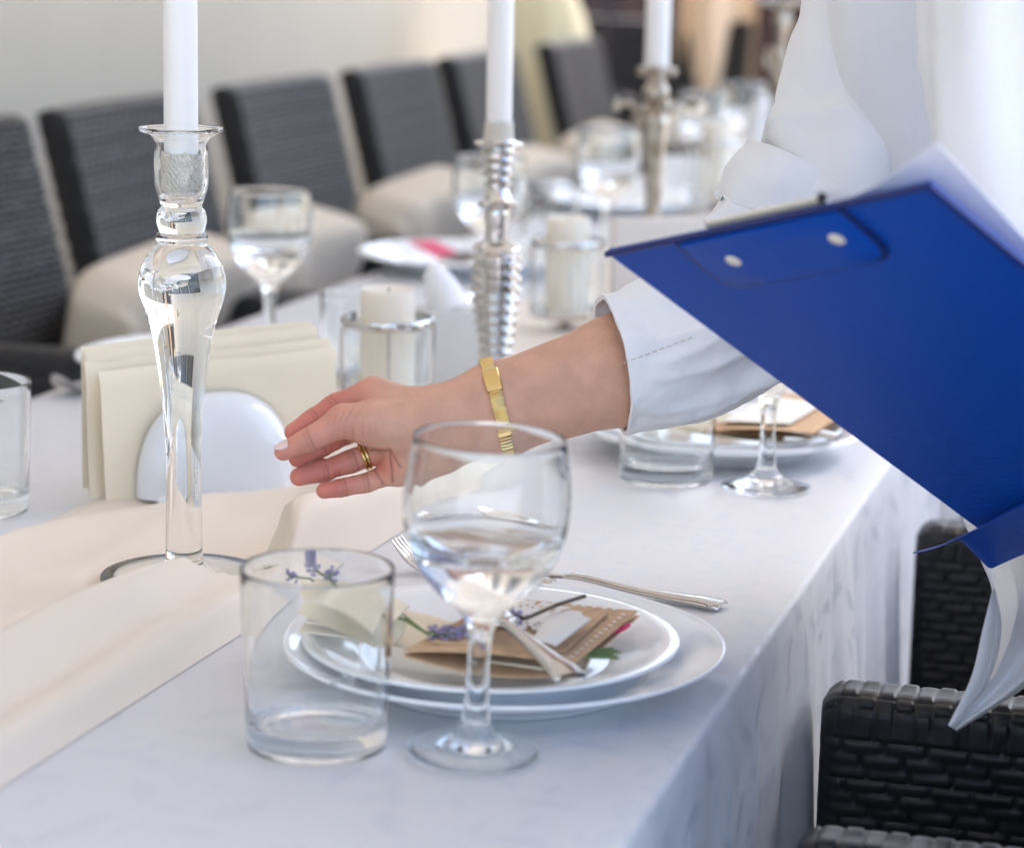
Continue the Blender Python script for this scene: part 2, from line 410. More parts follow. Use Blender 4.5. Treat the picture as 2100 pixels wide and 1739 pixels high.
# runner: a beige strip with a puffed fold along its near-right side
RFOLD = [(-.72, 1.0), (-.715, 1.30), (-.703, 1.488), (-.682, 1.584), (-.645, 1.731), (-.628, 1.87), (-.622, 2.0)]
RFOLD4 = [(-.662, 1.0), (-.662, 1.25), (-.657, 1.45), (-.640, 1.62), (-.632, 1.75)]
RFOLD2 = [(-.80, 1.05), (-.79, 1.30), (-.775, 1.47), (-.745, 1.55)]
RFOLD3 = [(-.90, 1.60), (-.865, 1.72), (-.80, 1.83), (-.72, 1.90), (-.66, 1.99)]
def seg_dist(x, y, pl):
    best = (9, 0, 0); acc = 0
    for (x0, y0), (x1, y1) in zip(pl, pl[1:]):
        dx, dy = x1 - x0, y1 - y0; L2 = dx * dx + dy * dy; t = max(0, min(1, ((x - x0) * dx + (y - y0) * dy) / L2))
        ex, ey = x - x0 - t * dx, y - y0 - t * dy; dd = math.hypot(ex, ey)
        if dd < best[0]: best = (dd, (ex * dy - ey * dx) / math.sqrt(L2), acc + t)
        acc += 1
    return best
KEEP = []                                          # places that lie flat: (x, y, radius)
def runner_h(x, y):
    h = 0.0; X0 = x; x = x - .014
    dd, sg, tt = seg_dist(x, y, RFOLD)
    w_ = .022 if sg < 0 else .030
    amp = .040 * max(0, min(1, (2.06 - y) / .25)) * (.75 + .25 * min(1, max(0, (y - 1.0) / .4)))
    h += amp * math.exp(-(sg / w_) ** 2) if dd < .2 else 0
    dd4, sg4, t4 = seg_dist(x, y, RFOLD4); h += .016 * math.exp(-(dd4 / .017) ** 2) * max(0, min(1, (1.75 - y) / .25))
    h += .016 * math.exp(-(((x + .655) / .018) ** 2 + ((y - 1.665) / .05) ** 2))
    dd2, sg2, t2 = seg_dist(x, y, RFOLD2); h += .013 * math.exp(-(dd2 / .022) ** 2) * max(0, min(1, (1.62 - y) / .2))
    dd3, sg3, t3 = seg_dist(x, y, RFOLD3); h += .012 * math.exp(-(sg3 / (.012 if sg3 < 0 else .03)) ** 2) * (dd3 < .09) * math.exp(-(max(0, dd3 - abs(sg3)) / .03) ** 2)
    h += .012 * math.exp(-(((x + .885) / .022) ** 2 + ((y - 1.93) / .10) ** 2))
    h += .022 * math.exp(-(((x + .655) / .036) ** 2 + ((y - 2.02) / .075) ** 2))
    h += .012 * math.exp(-(((x + .71) / .018) ** 2 + ((y - 1.86) / .07) ** 2))
    h += .005 * math.exp(-(((x + .80) / .02) ** 2 + ((y - 1.72 + .4 * (x + .8)) / .12) ** 2))
    h += .0022 * (math.sin(9 * y + 14 * x) + math.sin(17 * y - 21 * x + 1)) + .0022 * 2
    h += .022 * math.exp(-(((x + .625) / .022) ** 2)) * (.55 + .45 * math.sin(y * 7.3 - 1.0)) * max(0, min(1, (y - 2.05) / .1)) * (y < 3.2)
    for (kx, ky, kr) in KEEP:
        q = math.hypot(X0 - kx, y - ky) / kr
        if q < 1.25: h *= min(1, max(0, (q - 1.0) / .25))
    return h
P_CAND = P(378, 1205); P_HOLD = P(440, 1003)
KEEP += [(P_CAND[0], P_CAND[1], .062)]
def runner_pt(u, v):
    y = .90 + 5.9 * v
    xr = -.630 + .026 * max(0, min(1, (y - 1.2) / 1.1)) + .010 * math.sin(y * 3.1) * (y > 1.9)
    xl = -.886 + .008 * math.sin(y * 2.3 + .5)
    x = xl + (xr - xl) * u
    e = min(1, u * 12, (1 - u) * 26)
    return (x, y, TZ + .0006 + .0012 * min(1, e * 3) + runner_h(x, y) * e)
ru = MB().add(*grid(runner_pt, 84, 700)).build("table_runner", M_runner, None, 180)
tag(ru, "beige satin runner rumpled along the middle of the white tablecloth", "table runner")

# ------------------------------------------------------------------ glassware
def make_wine(name, label, loc, group, tilt=(0, 0)):
    t = thing(name, label, "wine glass", loc, 0, group)
    out = spline([(.0, .0042), (.020, .0030), (.033, .0004), (.0355, .0), (.037, .0), (.0385, .0010), (.0386, .0022), (.030, .0052), (.016, .0100), (.0096, .0165), (.0086, .020), (.0074, .030), (.0066, .050), (.0068, .066), (.0086, .077),
                  (.0140, .0865), (.0260, .0965), (.0375, .1105), (.0450, .127), (.0482, .145), (.0474, .164), (.0442, .1865)], 5)
    rim = spline([(.0442, .1865), (.0439, .1880), (.0432, .1882), (.0428, .1868)], 3)
    inn = spline([(.0428, .1868), (.0460, .164), (.0467, .145), (.0446, .1335), (.0395, .1255), (.0300, .1215), (.0150, .1195), (0, .1190)], 6)
    body = MB().add(*lathe(out + rim[1:] + inn[1:], 72)).build("bowl", M_glass, t, 180)
    t.rotation_euler = (tilt[0], tilt[1], 0)
    return t
def make_tumbler(label, loc, group):
    t = thing("tumbler", label, "glass", loc, 0, group)
    out = spline([(0, .0035), (.030, .0030), (.036, .0004), (.038, 0), (.0405, .0012), (.0412, .004), (.0422, .03), (.0438, .07), (.0452, .106)], 5)
    rim = spline([(.0452, .106), (.0449, .1076), (.0438, .1076), (.0434, .106)], 3)
    inn = spline([(.0434, .106), (.0416, .07), (.0398, .03), (.0382, .0185), (.0340, .0142), (.018, .0128), (0, .0125)], 5)
    MB().add(*lathe(out + rim[1:] + inn[1:], 72)).build("cup", M_glass, t, 180)
    return t
def at(p, z=TZ + .0012): return (p[0], p[1], z)
WG = "wine glasses along the table"; TG = "tumblers along the table"
w0 = make_wine("wine_glass", "large blurred wine glass in front of the plate with envelope", at(P(972, 1550), TZ + .0022), WG, tilt=(0, R(2.0)))
def wine_copy(p, label): r = dup(w0, at(p), 0, label); r.rotation_euler = (0, 0, 0); return r
wine_copy(P(1570, 1003), "wine glass partly hidden by the lower edge of the blue folder")
wine_copy(P(553, 735), "wine glass just right of the glass candlestick, before the dark chairs")
wine_copy(P(1000, 617), "wine glass standing right behind the ribbed chrome candlestick")
wine_copy(P(1243, 526), "wine glass left of the ornate silver candlestick")
wine_copy(P(1437, 395), "faint wine glass behind the farthest lantern, before the tan curtain")
t0 = make_tumbler("empty tumbler standing nearest, left of the large wine glass", at(P(650, 1530)), TG)
dup(t0, at(P(-46, 1050)), 0, "empty tumbler cut off by the left edge of the picture")
dup(t0, at(P(1365, 984)), 0, "empty tumbler below the rolled white cuff")
dup(t0, at(P(745, 812)), 0, "tumbler behind the cream napkins and the nearest lantern")
dup(t0, at(P(1125, 523)), 0, "far tumbler just right of the ribbed chrome candlestick")

# ------------------------------------------------------------------ candlesticks
CG = "taper candles in candlesticks"
def candle(loc, z0, z1, r, label, m=M_wax):
    prof = [(0, z0), (r * .97, z0), (r * .97, z0), (r, z0 + .001), (r * .99, (z0 + z1) / 2), (r * .965, z1 - .004), (r * .9, z1), (r * .9, z1), (0, z1 + .001)]
    t = thing("candle", label, "candle", (loc[0], loc[1], 0), 0, CG)
    MB().add(*lathe(prof, 40)).build("wax", m, t, 40)
    MB().add(*tube([(0, 0, z1), (.0005, 0, z1 + .008), (.002, 0, z1 + .014)], .001, 6)).build("wick", M_black, t)
    return t
# glass candlestick
cz = TZ + .0035
cs = thing("glass_candlestick", "tall clear glass candlestick on the beige runner, left foreground", "candlestick", (P_CAND[0], P_CAND[1], cz))
u = .000346
def zz(y): return (1205 - y) * u
prof = [(0, 0), (.057, 0), (.057, 0), (.0603, .003), (.0595, .0075), (.050, .0098), (.030, .0105), (.0165, .0125), (.0137, .018),
        (.0132, zz(1100)), (.0128, zz(1000)), (.0128, zz(920)), (.0150, zz(815)), (.0196, zz(712)), (.0248, zz(645)), (.0298, zz(600)), (.0311, zz(570)),
        (.0288, zz(533)), (.0225, zz(503)), (.0170, zz(489)), (.0162, zz(487)), (.0178, zz(484)), (.0186, zz(476)), (.0178, zz(468)), (.0160, zz(465)),
        (.0166, zz(458)), (.0178, zz(440)), (.0166, zz(421)), (.0144, zz(413)), (.0150, zz(405)), (.0184, zz(375)), (.0192, zz(345)), (.0191, zz(305)), (.0186, zz(285)),
        (.0200, zz(274)), (.0250, zz(265)), (.0288, zz(260)), (.0296, zz(255)), (.0288, zz(251)), (.0250, zz(256)), (.0196, zz(266)), (.0172, zz(280)), (.0166, zz(300)),
        (.0170, zz(345)), (.0160, zz(375)), (.0120, zz(395)), (0, zz(402))]
MB().add(*lathe(spline(prof, 4), 80)).build("stem", M_glass, cs, 180)
tw = thing("tissue_wrap", "crumpled cream tissue packed round the candle foot inside the glass candlestick", "tissue", (P_CAND[0], P_CAND[1], cz))
def tis(u_, v_):
    an = 2 * PI * u_; z = zz(388) + (zz(303) - zz(388)) * v_ + .0009 * math.sin(5 * an) * v_ ** 3 + .0006 * math.sin(13 * an + 1) * v_ ** 3
    r = .0136 + .0007 * math.sin(23 * an + 40 * v_) + .0006 * math.sin(51 * an - 70 * v_) + .0004 * random.uniform(-1, 1)
    if v_ < .15: r -= (.15 - v_) * .02
    return (r * math.cos(an), r * math.sin(an), z)
MB().add(*grid(tis, 120, 40, True)).build("wrap", M_tissue, tw, 180)
candle((P_CAND[0], P_CAND[1]), cz + zz(386), 1.40, .0121, "thick white taper candle in the clear glass candlestick")

# ribbed chrome candlestick
ps = P(1012, 885); us = .000470
def zs(y): return (885 - y) * us
sp = thing("ribbed_candlestick", "ribbed chrome candlestick standing behind the bare forearm", "candlestick", at(ps, TZ + .004))
prof = [(0, 0), (.045, 0), (.045, .003), (.040, .008), (.020, .014), (.013, .022), (.0155, zs(760)), (.0165, zs(745))]
y = 740.0; rr = .0165
while y > 540:
    rr = .0178 + (.0245 - .0178) * min(1, (740 - y) / 130)
    prof += [(rr - .0035, zs(y)), (rr, zs(y - 6)), (rr, zs(y - 12)), (rr - .0035, zs(y - 18))]; y -= 22
prof += [(.0215, zs(527)), (.0235, zs(515)), (.0205, zs(507)), (.012, zs(498)), (.0108, zs(470)), (.0125, zs(450)), (.0115, zs(438)), (.019, zs(430)), (.0195, zs(424)), (.013, zs(416)), (.011, zs(400))]
for (yy, r2) in ((385, .0135), (365, .0150), (345, .0170), (325, .0185)):
    prof += [(r2 - .004, zs(yy + 9)), (r2, zs(yy + 4)), (r2, zs(yy - 2)), (r2 - .004, zs(yy - 8))]
prof += [(.016, zs(312)), (.0235, zs(307)), (.0238, zs(302)), (.016, zs(299)), (.0155, zs(296)), (0, zs(296))]
MB().add(*lathe(prof, 64)).build("stem", M_chrome, sp, 50)
tw2 = thing("tissue_wrap", "tissue packed round the candle foot on the ribbed chrome candlestick", "tissue", at(ps, TZ + .004))
def tis2(u_, v_):
    an = 2 * PI * u_; z = zs(297) + (zs(262) - zs(297)) * v_ + .0015 * math.sin(5 * an) * v_ ** 3
    r = .0142 - .001 * v_ + .0006 * math.sin(17 * an + 30 * v_)
    return (r * math.cos(an), r * math.sin(an), z)
MB().add(*grid(tis2, 60, 14, True)).build("wrap", M_tissue, tw2, 180)
candle((ps[0], ps[1]), TZ + .004 + zs(296), 1.40, .0122, "white taper candle in the ribbed chrome candlestick")

# ornate silver candlestick with scroll arms
po = P(1332, 641); uo = .00064
def zo(y): return (641 - y) * uo
oc = thing("ornate_candlestick", "ornate aged silver candlestick with curled arms, middle distance", "candlestick", at(po, TZ + .004))
prof = spline([(0, 0), (.042, 0), (.042, 0), (.043, .004), (.030, .012), (.012, .022), (.009, .05), (.0095, zo(455)), (.012, zo(380)), (.0155, zo(300)), (.0165, zo(262)), (.010, zo(245)), (.012, zo(232)),
               (.017, zo(212)), (.013, zo(195)), (.011, zo(185)), (.017, zo(172)), (.0215, zo(165)), (.0205, zo(160)), (.012, zo(162)), (0, zo(163))], 3)
MB().add(*lathe(prof, 40)).build("stem", M_silver, oc, 60)
for k in range(4):
    an = k * PI / 2 + .5
    pts = []
    for i in range(15):
        t = i / 14; r = .012 + .040 * math.sin(t * PI * .62); z = zo(262) + .030 * t + .010 * math.sin(t * 6)
        pts.append((r * math.cos(an), r * math.sin(an), z))
    q = pts[-1]
    MB().add(*tube(pts, [.0045 - .0015 * i / 14 for i in range(15)], 8)).build("arm", M_silver, oc)
for k in range(6):
    an = k * PI / 3
    v, f = lathe([(0, -.007), (.005, -.004), (.006, 0), (.005, .004), (0, .007)], 12)
    MB().add([(x + .020 * math.cos(an), y_ + .020 * math.sin(an), z + zo(170)) for x, y_, z in v], f).build("leaf_ornament", M_silver, oc)
candle((po[0], po[1]), TZ + .004 + zo(164), 1.36, .0155, "white candle in the ornate silver candlestick")
# far candlestick with a wide drip pan
pf = P(1590, 420)
fc = thing("silver_candlestick", "farthest silver candlestick with a wide drip pan beside the shirt sleeve", "candlestick", at(pf, TZ + .004))
prof = spline([(0, 0), (.055, 0), (.055, .004), (.030, .014), (.010, .03), (.013, .10), (.018, .16), (.010, .20), (.020, .235), (.0215, .25), (.010, .27), (.012, .30), (.016, .325), (.012, .345),
               (.030, .352), (.052, .358), (.053, .362), (.020, .362), (0, .362)], 3)
MB().add(*lathe(prof, 40)).build("stem", M_silver, fc, 60)
for k in range(3):
    an = k * 2.094 + .4
    MB().add(*tube([(.012 * math.cos(an), .012 * math.sin(an), .24), (.035 * math.cos(an), .035 * math.sin(an), .235), (.042 * math.cos(an), .042 * math.sin(an), .26), (.03 * math.cos(an), .03 * math.sin(an), .275)], .005, 8)).build("arm", M_silver, fc)

# ------------------------------------------------------------------ lanterns: glass cup on a foot with chrome bands and pillar candle
def make_lantern(label, loc, s=1.0):
    t = thing("candle_lantern", label, "candle holder", loc, 0, "glass candle lanterns on feet")
    def sc(p): return [(r * s, z * s) for r, z in p]
    MB().add(*lathe(sc(spline([(0, 0), (.038, 0), (.038, 0), (.039, .002), (.030, .006), (.010, .010), (.0062, .0135), (.0062, .017), (.010, .0195), (.020, .021), (.020, .021), (0, .021)], 4)), 48)).build("foot", M_chrome, t, 50)
    MB().add(*lathe(sc([(0, .0215), (.0435, .0215), (.0448, .023), (.0448, .0285), (.0435, .030), (.0415, .030), (.0415, .0235), (0, .0235)]), 64)).build("bottom_band", M_chrome, t, 40)
    MB().add(*lathe(sc([(.0405, .025), (.0420, .025), (.0420, .111), (.0405, .111), (.0405, .025)]), 64)).build("cup", M_glass, t, 40)
    MB().add(*lathe(sc([(.0425, .104), (.0440, .1045), (.0446, .106), (.0446, .1115), (.0440, .113), (.0425, .1132), (.0425, .104)]), 64)).build("top_band", M_chrome, t, 40)
    for k in range(4):
        an = k * PI / 2 + .35
        MB().add(*tube([(.0436 * s * math.cos(an), .0436 * s * math.sin(an), .029 * s), (.0436 * s * math.cos(an), .0436 * s * math.sin(an), .106 * s)], .0012 * s, 8)).build("post", M_chrome, t)
    return t
PG = "pillar candles in lanterns"
def pillar(loc, label, h=.113, r=.0255):
    t = thing("pillar_candle", label, "candle", loc, 0, PG)
    MB().add(*lathe(spline([(0, 0), (r - .001, 0), (r - .001, 0), (r, .001), (r, h - .006), (r - .002, h - .0015), (r - .006, h), (.012, h - .0005), (.006, h - .002), (0, h - .002)], 3), 48)).build("wax", M_ivory, t, 60)
    MB().add(*tube([(0, 0, h - .003), (.001, 0, h + .003)], .0009, 6)).build("wick", M_black, t)
    return t
for p, n_ in ((P(793, 900), "nearest glass lantern with chrome bands, behind the hand"), (P(1160, 690), "middle glass lantern right of the ribbed chrome candlestick")):
    L_ = make_lantern(n_, at(p, TZ + .004))
    pillar((p[0], p[1], TZ + .004 + .0238), "ivory pillar candle in the " + ("nearest lantern behind the hand" if p[1] < 2.5 else "middle lantern beside the ribbed candlestick"))
p = P(1466, 440)
make_lantern("farthest glass lantern left of the white shirt sleeve", at(p, TZ + .004), 1.12)
pillar((p[0], p[1], TZ + .004 + .0268), "ivory pillar candle in the farthest lantern near the sleeve", .125, .029)

# ------------------------------------------------------------------ plates
PLG = "white plates along the table"
def charger(c, label, r=.149):
    prof = spline([(0, .004), (.085, .004), (.085, .0), (.092, .0), (.098, .004), (.120, .0135), (.140, .0205), (r, .0235), (r + .0012, .0245), (r, .0258), (.140, .0235), (.118, .0165), (.098, .0090), (.085, .0072), (0, .0068)], 4)
    o = MB().add(*lathe([(a_ * r / .149, b_) for a_, b_ in prof], 96)).build("charger_plate", M_porc, None, 60)
    o.location = (c[0], c[1], TZ + .0012); return tag(o, label, "plate", PLG)
def dinner(c, label, r=.121):
    prof = spline([(0, .003), (.070, .003), (.070, .0), (.076, .0), (.081, .003), (.100, .0105), (.112, .0160), (r, .0180), (r + .001, .0190), (r, .0202), (.112, .0188), (.098, .0132), (.080, .0075), (.07, .006), (0, .0058)], 4)
    o = MB().add(*lathe(prof, 96)).build("dinner_plate", M_porc, None, 60)
    o.location = (c[0], c[1], TZ + .0085); return tag(o, label, "plate", PLG)
PC = P(1030, 1318, TZ + .024)
charger(PC, "large white charger plate under the plate with envelope and lavender", .1455)
dinner((PC[0] - .009, PC[1] + .002), "smaller white plate carrying the kraft envelope and lavender")
PC2 = P(1478, 872, TZ + .024)
charger(PC2, "white charger plate behind the tumbler under the cuff", .138)
dinner(PC2, "smaller white plate half hidden by the blue folder", .112)
pl = P(160, 735, TZ + .025)
charger((pl[0] + .149 * .85, pl[1] + .149 * .5), "white plate peeking out behind the cream napkins, table left")
charger(P(950, 520, TZ + .024), "far white plate with a red card, left of the ribbed candlestick")
charger(P(1275, 408, TZ + .024), "far white plate left of the ornate candlestick")

# ------------------------------------------------------------------ cutlery
def cutlery(name, label, kind, tip, end, z=TZ + .002, zt=None, tilt=0.0, group=None):
    tip = np.array(tip, float); end = np.array(end, float)
    L = float(np.linalg.norm((end - tip)[:2])); an = math.atan2(end[1] - tip[1], end[0] - tip[0])
    t = thing(name, label, kind, (tip[0], tip[1], z), an, group)
    if zt is not None: t.rotation_euler = (0, math.asin((zt) / L), an)
    def wid(x):
        q = x / L
        if q > .48: return .0036 + .0075 * max(0, (q - .52) / .48) ** 1.3 * (1 if q < .985 else .7)
        if kind == "knife": return .0042 if q > .45 else .0095 * min(1, (q / .06) ** .5)
        if kind == "spoon": return .0036 if q > .30 else .0036 + .018 * math.sin(PI * min(1, q / .30)) ** .7
        return .0036 if q > .36 else (.0036 + .0078 * min(1, (.36 - q) / .10))
    def hz(x):
        q = x / L
        h = .0035 + .004 * math.exp(-((q - .42) / .16) ** 2)
        if kind == "knife": h = .004
        if q < .30 and kind != "knife": h += .020 * (1 - q / .30) ** 2 - .004 * math.sin(PI * q / .3)
        if q > .9: h -= .01 * (q - .9)
        return h
    x0 = 0 if kind != "fork" else L * .24
    def top(u_, v_):
        x = x0 + (L - x0) * u_; ww = wid(x); s_ = 2 * v_ - 1
        return (x, s_ * ww, hz(x) + .0022 * (1 - s_ * s_) ** .5 * (1 if x / L > .4 else .3))
    MB().add(*slab(top, 60, 8, lambda u_, v_: (0, 0, -.0022))).build("handle", M_steel, t, 60)
    if kind == "fork":
        for k in range(4):
            yy = (-1.5 + k) * .0058
            pts = [(x0 + .004 - (x0 + .004) * i / 10, yy, hz(x0 * (1 - i / 10)) - .001) for i in range(11)]
            MB().add(*tube(pts, [.0019] * 8 + [.0016, .0012, .0006], 8)).build("tine", M_steel, t)
    return t
f0 = P(812, 1168); f1 = P(1235, 1216)
cutlery("fork", "fork with its tines showing left of the large wine glass", "fork", f0, f0 + (f1 - f0) / np.linalg.norm(f1 - f0) * .125)
e1 = P(1482, 1252); e0 = P(1085, 1192)
cutlery("spoon", "spoon whose handle ends right of the plate near the table edge", "spoon", e1 + (e0 - e1) / np.linalg.norm(e0 - e1) * .20, e1)
k1 = P(1172, 1398, TZ + .048); k0 = P(1003, 1262, TZ + .056)
kd = (k0 - k1) / np.linalg.norm(k0 - k1)
cutlery("knife", "steel knife lying on the kraft envelope, handle over the plate rim", "knife", k1 + kd * .172, k1, z=TZ + .060, zt=.012)
k1 = P(1722, 896, TZ + .035); k0 = P(1480, 838, TZ + .05)
kd = (k0 - k1) / np.linalg.norm(k0 - k1)
cutlery("knife", "steel knife on the plate beside the blue folder", "knife", k1 + kd * .21, k1, z=TZ + .044, zt=.012)
e1 = P(113, 818); e0 = P(250, 790)
cutlery("spoon", "steel spoon at the left table edge beside the cream napkins", "spoon", e1, e1 + (e0 - e1) / np.linalg.norm(e0 - e1) * .19, z=TZ + .002)

# ------------------------------------------------------------------ papers on the plates
def sheet(name, m, corners, th=.0012, bulge=None, n=10, parent=None):
    A, B, C_, D_ = [np.array(q, float) for q in corners]
    nrm = np.cross(B - A, D_ - A); nrm /= np.linalg.norm(nrm)
    if nrm[2] < 0: nrm = -nrm
    def fn(u_, v_):
        p_ = (A * (1 - u_) + B * u_) * (1 - v_) + (D_ * (1 - u_) + C_ * u_) * v_
        if bulge: p_ = p_ + nrm * bulge(u_, v_)
        return p_
    return MB().add(*slab(fn, n, n, lambda u_, v_: -nrm * th)).build(name, m, parent, 50)
def place_cards(c, rot, prefix, near=True):
    """cream napkin, kraft envelope with doily and card on a dinner plate"""
    zb = TZ + .0085 + .0195
    ca, sa = math.cos(rot), math.sin(rot)
    def W(x, y, z): return np.array((c[0] + x * ca - y * sa, c[1] + x * sa + y * ca, zb + z))
    return W, zb
zb = TZ + .0285
def Q(x, y, z=0): return P(x, y, zb + z)
nap = thing("paper_napkin", "cream paper napkin folded on the plate under the kraft envelope", "napkin", (0, 0, 0))
sheet("fold", M_napkin, [Q(610, 1296, .001), Q(1180, 1392, .0), Q(1218, 1346, .0), Q(680, 1226, .004)], .0016, lambda a_, b_: .004 * math.sin(a_ * 5) * (1 - a_) + .002 * math.sin(b_ * 9), 24, nap)
sheet("fold", M_napkin, [Q(625, 1286, .006), Q(1172, 1380, .004), Q(1210, 1338, .004), Q(690, 1222, .006)], .0016, lambda a_, b_: .004 * math.sin(a_ * 6 + 1) * (1 - a_), 24, nap)
sheet("fold", M_napkin, [Q(604, 1262, .010), Q(790, 1330, .006), Q(830, 1262, .024), Q(612, 1190, .030)], .0016, lambda a_, b_: -.006 * math.sin(PI * b_) + .008 * math.sin(PI * a_), 24, nap)
sheet("fold", M_napkin, [Q(616, 1232, .030), Q(782, 1300, .020), Q(840, 1240, .030), Q(640, 1188, .036)], .0012, lambda a_, b_: .005 * math.sin(PI * a_), 20, nap)
env = thing("kraft_envelope", "brown kraft envelope with white dots lying open on the plate", "envelope", (0, 0, 0))
eA, eB, eC, eD = Q(826, 1334, .014), Q(1176, 1362, .010), Q(1308, 1252, .010), Q(1030, 1224, .012)
sheet("back_sheet", M_kraft, [eA + (0, 0, -.003), Q(1170, 1384, .003), Q(1312, 1262, .004), eD + (0, 0, -.004)], .0008, lambda a_, b_: -.006 * math.sin(PI * a_) * (1 - b_), 20, env)
sheet("front_sheet", M_kraft, [eA, eB, eC, eD], .0008, lambda a_, b_: .003 * math.sin(PI * a_) * (1 - b_), 20, env)
def lerp4(a_, b_): return (eA * (1 - a_) + eB * a_) * (1 - b_) + (eD * (1 - a_) + eC * a_) * b_
dots = MB()
for k in range(12):
    for off in (.045, .955):
        q_ = lerp4(off if off > .5 else .05 + .88 * k / 12, .08 + .86 * k / 12 if off > .5 else .94) + np.array((0, 0, .0016))
        v, f = lathe([(0, .0003), (.0015, .0002), (.0017, 0)], 10)
        dots.add([(x + q_[0], y_ + q_[1], z + q_[2]) for x, y_, z in v], f)
do = dots.build("dot_print", M_card, env, 60); do["kind"] = "stuff"
cd = thing("kraft_card", "smaller kraft card tucked on top of the open envelope", "card", (0, 0, 0))
sheet("card", M_kraft, [lerp4(.10, .10) + (0, 0, .003), lerp4(.90, .12) + (0, 0, .0035), lerp4(.86, .84) + (0, 0, .0035), lerp4(.12, .86) + (0, 0, .003)], .0012, None, 6, cd)
# paper doily with pierced scallops
dl = thing("paper_doily", "white lace paper doily lying across the kraft card", "doily", (0, 0, 0))
def doily():
    c_ = lerp4(.40, .60) + np.array((0, 0, .0055)); ux = lerp4(.8, .5) - lerp4(.2, .5); ux /= np.linalg.norm(ux); uy = np.cross((0, 0, 1), ux)
    mb = MB(); nr = 7; na = 72
    rr_ = [.0, .012, .018, .022, .026, .030, .034]
    idx = {}
    for i, r in enumerate(rr_):
        for k in range(na):
            an = 2 * PI * k / na; r2 = r * (1 + (.07 * abs(math.sin(an * 9)) if i == nr - 1 else 0))
            p_ = c_ + ux * r2 * math.cos(an) * 1.12 + uy * r2 * math.sin(an) * .95
            idx[i, k] = len(mb.v); mb.v.append(tuple(p_))
    for i in range(nr - 1):
        for k in range(na):
            if i >= 2 and i <= 4 and (k + i * 2) % 4 == 0: continue       # the pierced holes
            if i == 5 and k % 8 == 0: continue
            mb.f.append((idx[i, k], idx[i + 1, k], idx[i + 1, (k + 1) % na], idx[i, (k + 1) % na]))
    return mb.build("lace", M_lace, dl, None)
doily()
wc = thing("white_card", "small blank ivory card lying on the envelope beside the knife", "card", (0, 0, 0))
sheet("card", M_card, [Q(1085, 1316, .024), Q(1140, 1322, .023), Q(1212, 1268, .022), Q(1130, 1258, .024)], .001, lambda a_, b_: .002 * math.sin(PI * a_), 10, wc)
pk = MB()
for k, (x_, y_) in enumerate(((1215, 1308), (1240, 1302), (1262, 1296))):
    b0 = Q(x_, y_, .004); dr = Q(x_ + 30, y_ - 14, .008) - b0; sd = np.array((-dr[1], dr[0], 0)) * .28
    pk.add(*slab(lambda u_, v_: b0 + dr * u_ + sd * (2 * v_ - 1) * math.sin(PI * min(.92, u_ * .85 + .1)) + np.array((0, 0, .002 * math.sin(3 * v_))), 8, 5, lambda u_, v_: (0, 0, -.0006)))
tag(pk.build("flower_petal_cluster", M_pink, None, 60), "bright pink petals peeping from under the envelope", "petals")

# second setting
def second():
    zb2 = TZ + .0285
    def K(x, y, z=0): return P(x, y, zb2 + z)
    n2 = thing("paper_napkin", "cream paper napkin on the plate behind the tumbler under the cuff", "napkin", (0, 0, 0))
    sheet("fold", M_napkin, [K(1270, 872, .002), K(1600, 905, 0), K(1640, 866, 0), K(1350, 840, .004)], .0016, lambda a_, b_: .004 * math.sin(a_ * 5) * (1 - a_), 16, n2)
    sheet("fold", M_napkin, [K(1290, 862, .010), K(1450, 884, .006), K(1500, 850, .018), K(1340, 830, .024)], .0016, lambda a_, b_: .006 * math.sin(PI * a_), 16, n2)
    e2 = thing("kraft_envelope", "brown kraft envelope half hidden by the blue folder", "envelope", (0, 0, 0))
    sheet("back_sheet", M_kraft, [K(1452, 884, .006), K(1665, 898, .003), K(1770, 830, .004), K(1600, 812, .008)], .0008, None, 10, e2)
    sheet("front_sheet", M_kraft, [K(1452, 880, .014), K(1668, 888, .012), K(1770, 822, .012), K(1600, 806, .014)], .0008, lambda a_, b_: .002 * math.sin(PI * a_), 10, e2)
    c2 = thing("white_card", "ivory card on the envelope half hidden by the blue folder", "card", (0, 0, 0))
    sheet("card", M_card, [K(1480, 862, .020), K(1620, 868, .018), K(1690, 826, .018), K(1580, 812, .020)], .001, None, 8, c2)
second()
rc = thing("red_card", "red card on the far plate left of the ribbed candlestick", "card", (0, 0, 0))
zr = TZ + .03
sheet("card", M_pink, [P(838, 494, zr + .012), P(905, 531, zr), P(960, 528, zr), P(890, 492, zr + .01)], .002, None, 8, rc)
rc2 = thing("brown_card", "dark brown card on the far plate beside the red card", "card", (0, 0, 0))
sheet("card", M_brown, [P(900, 528, zr + .001), P(950, 538, zr + .001), P(1000, 520, zr + .004), P(950, 515, zr + .004)], .002, None, 8, rc2)

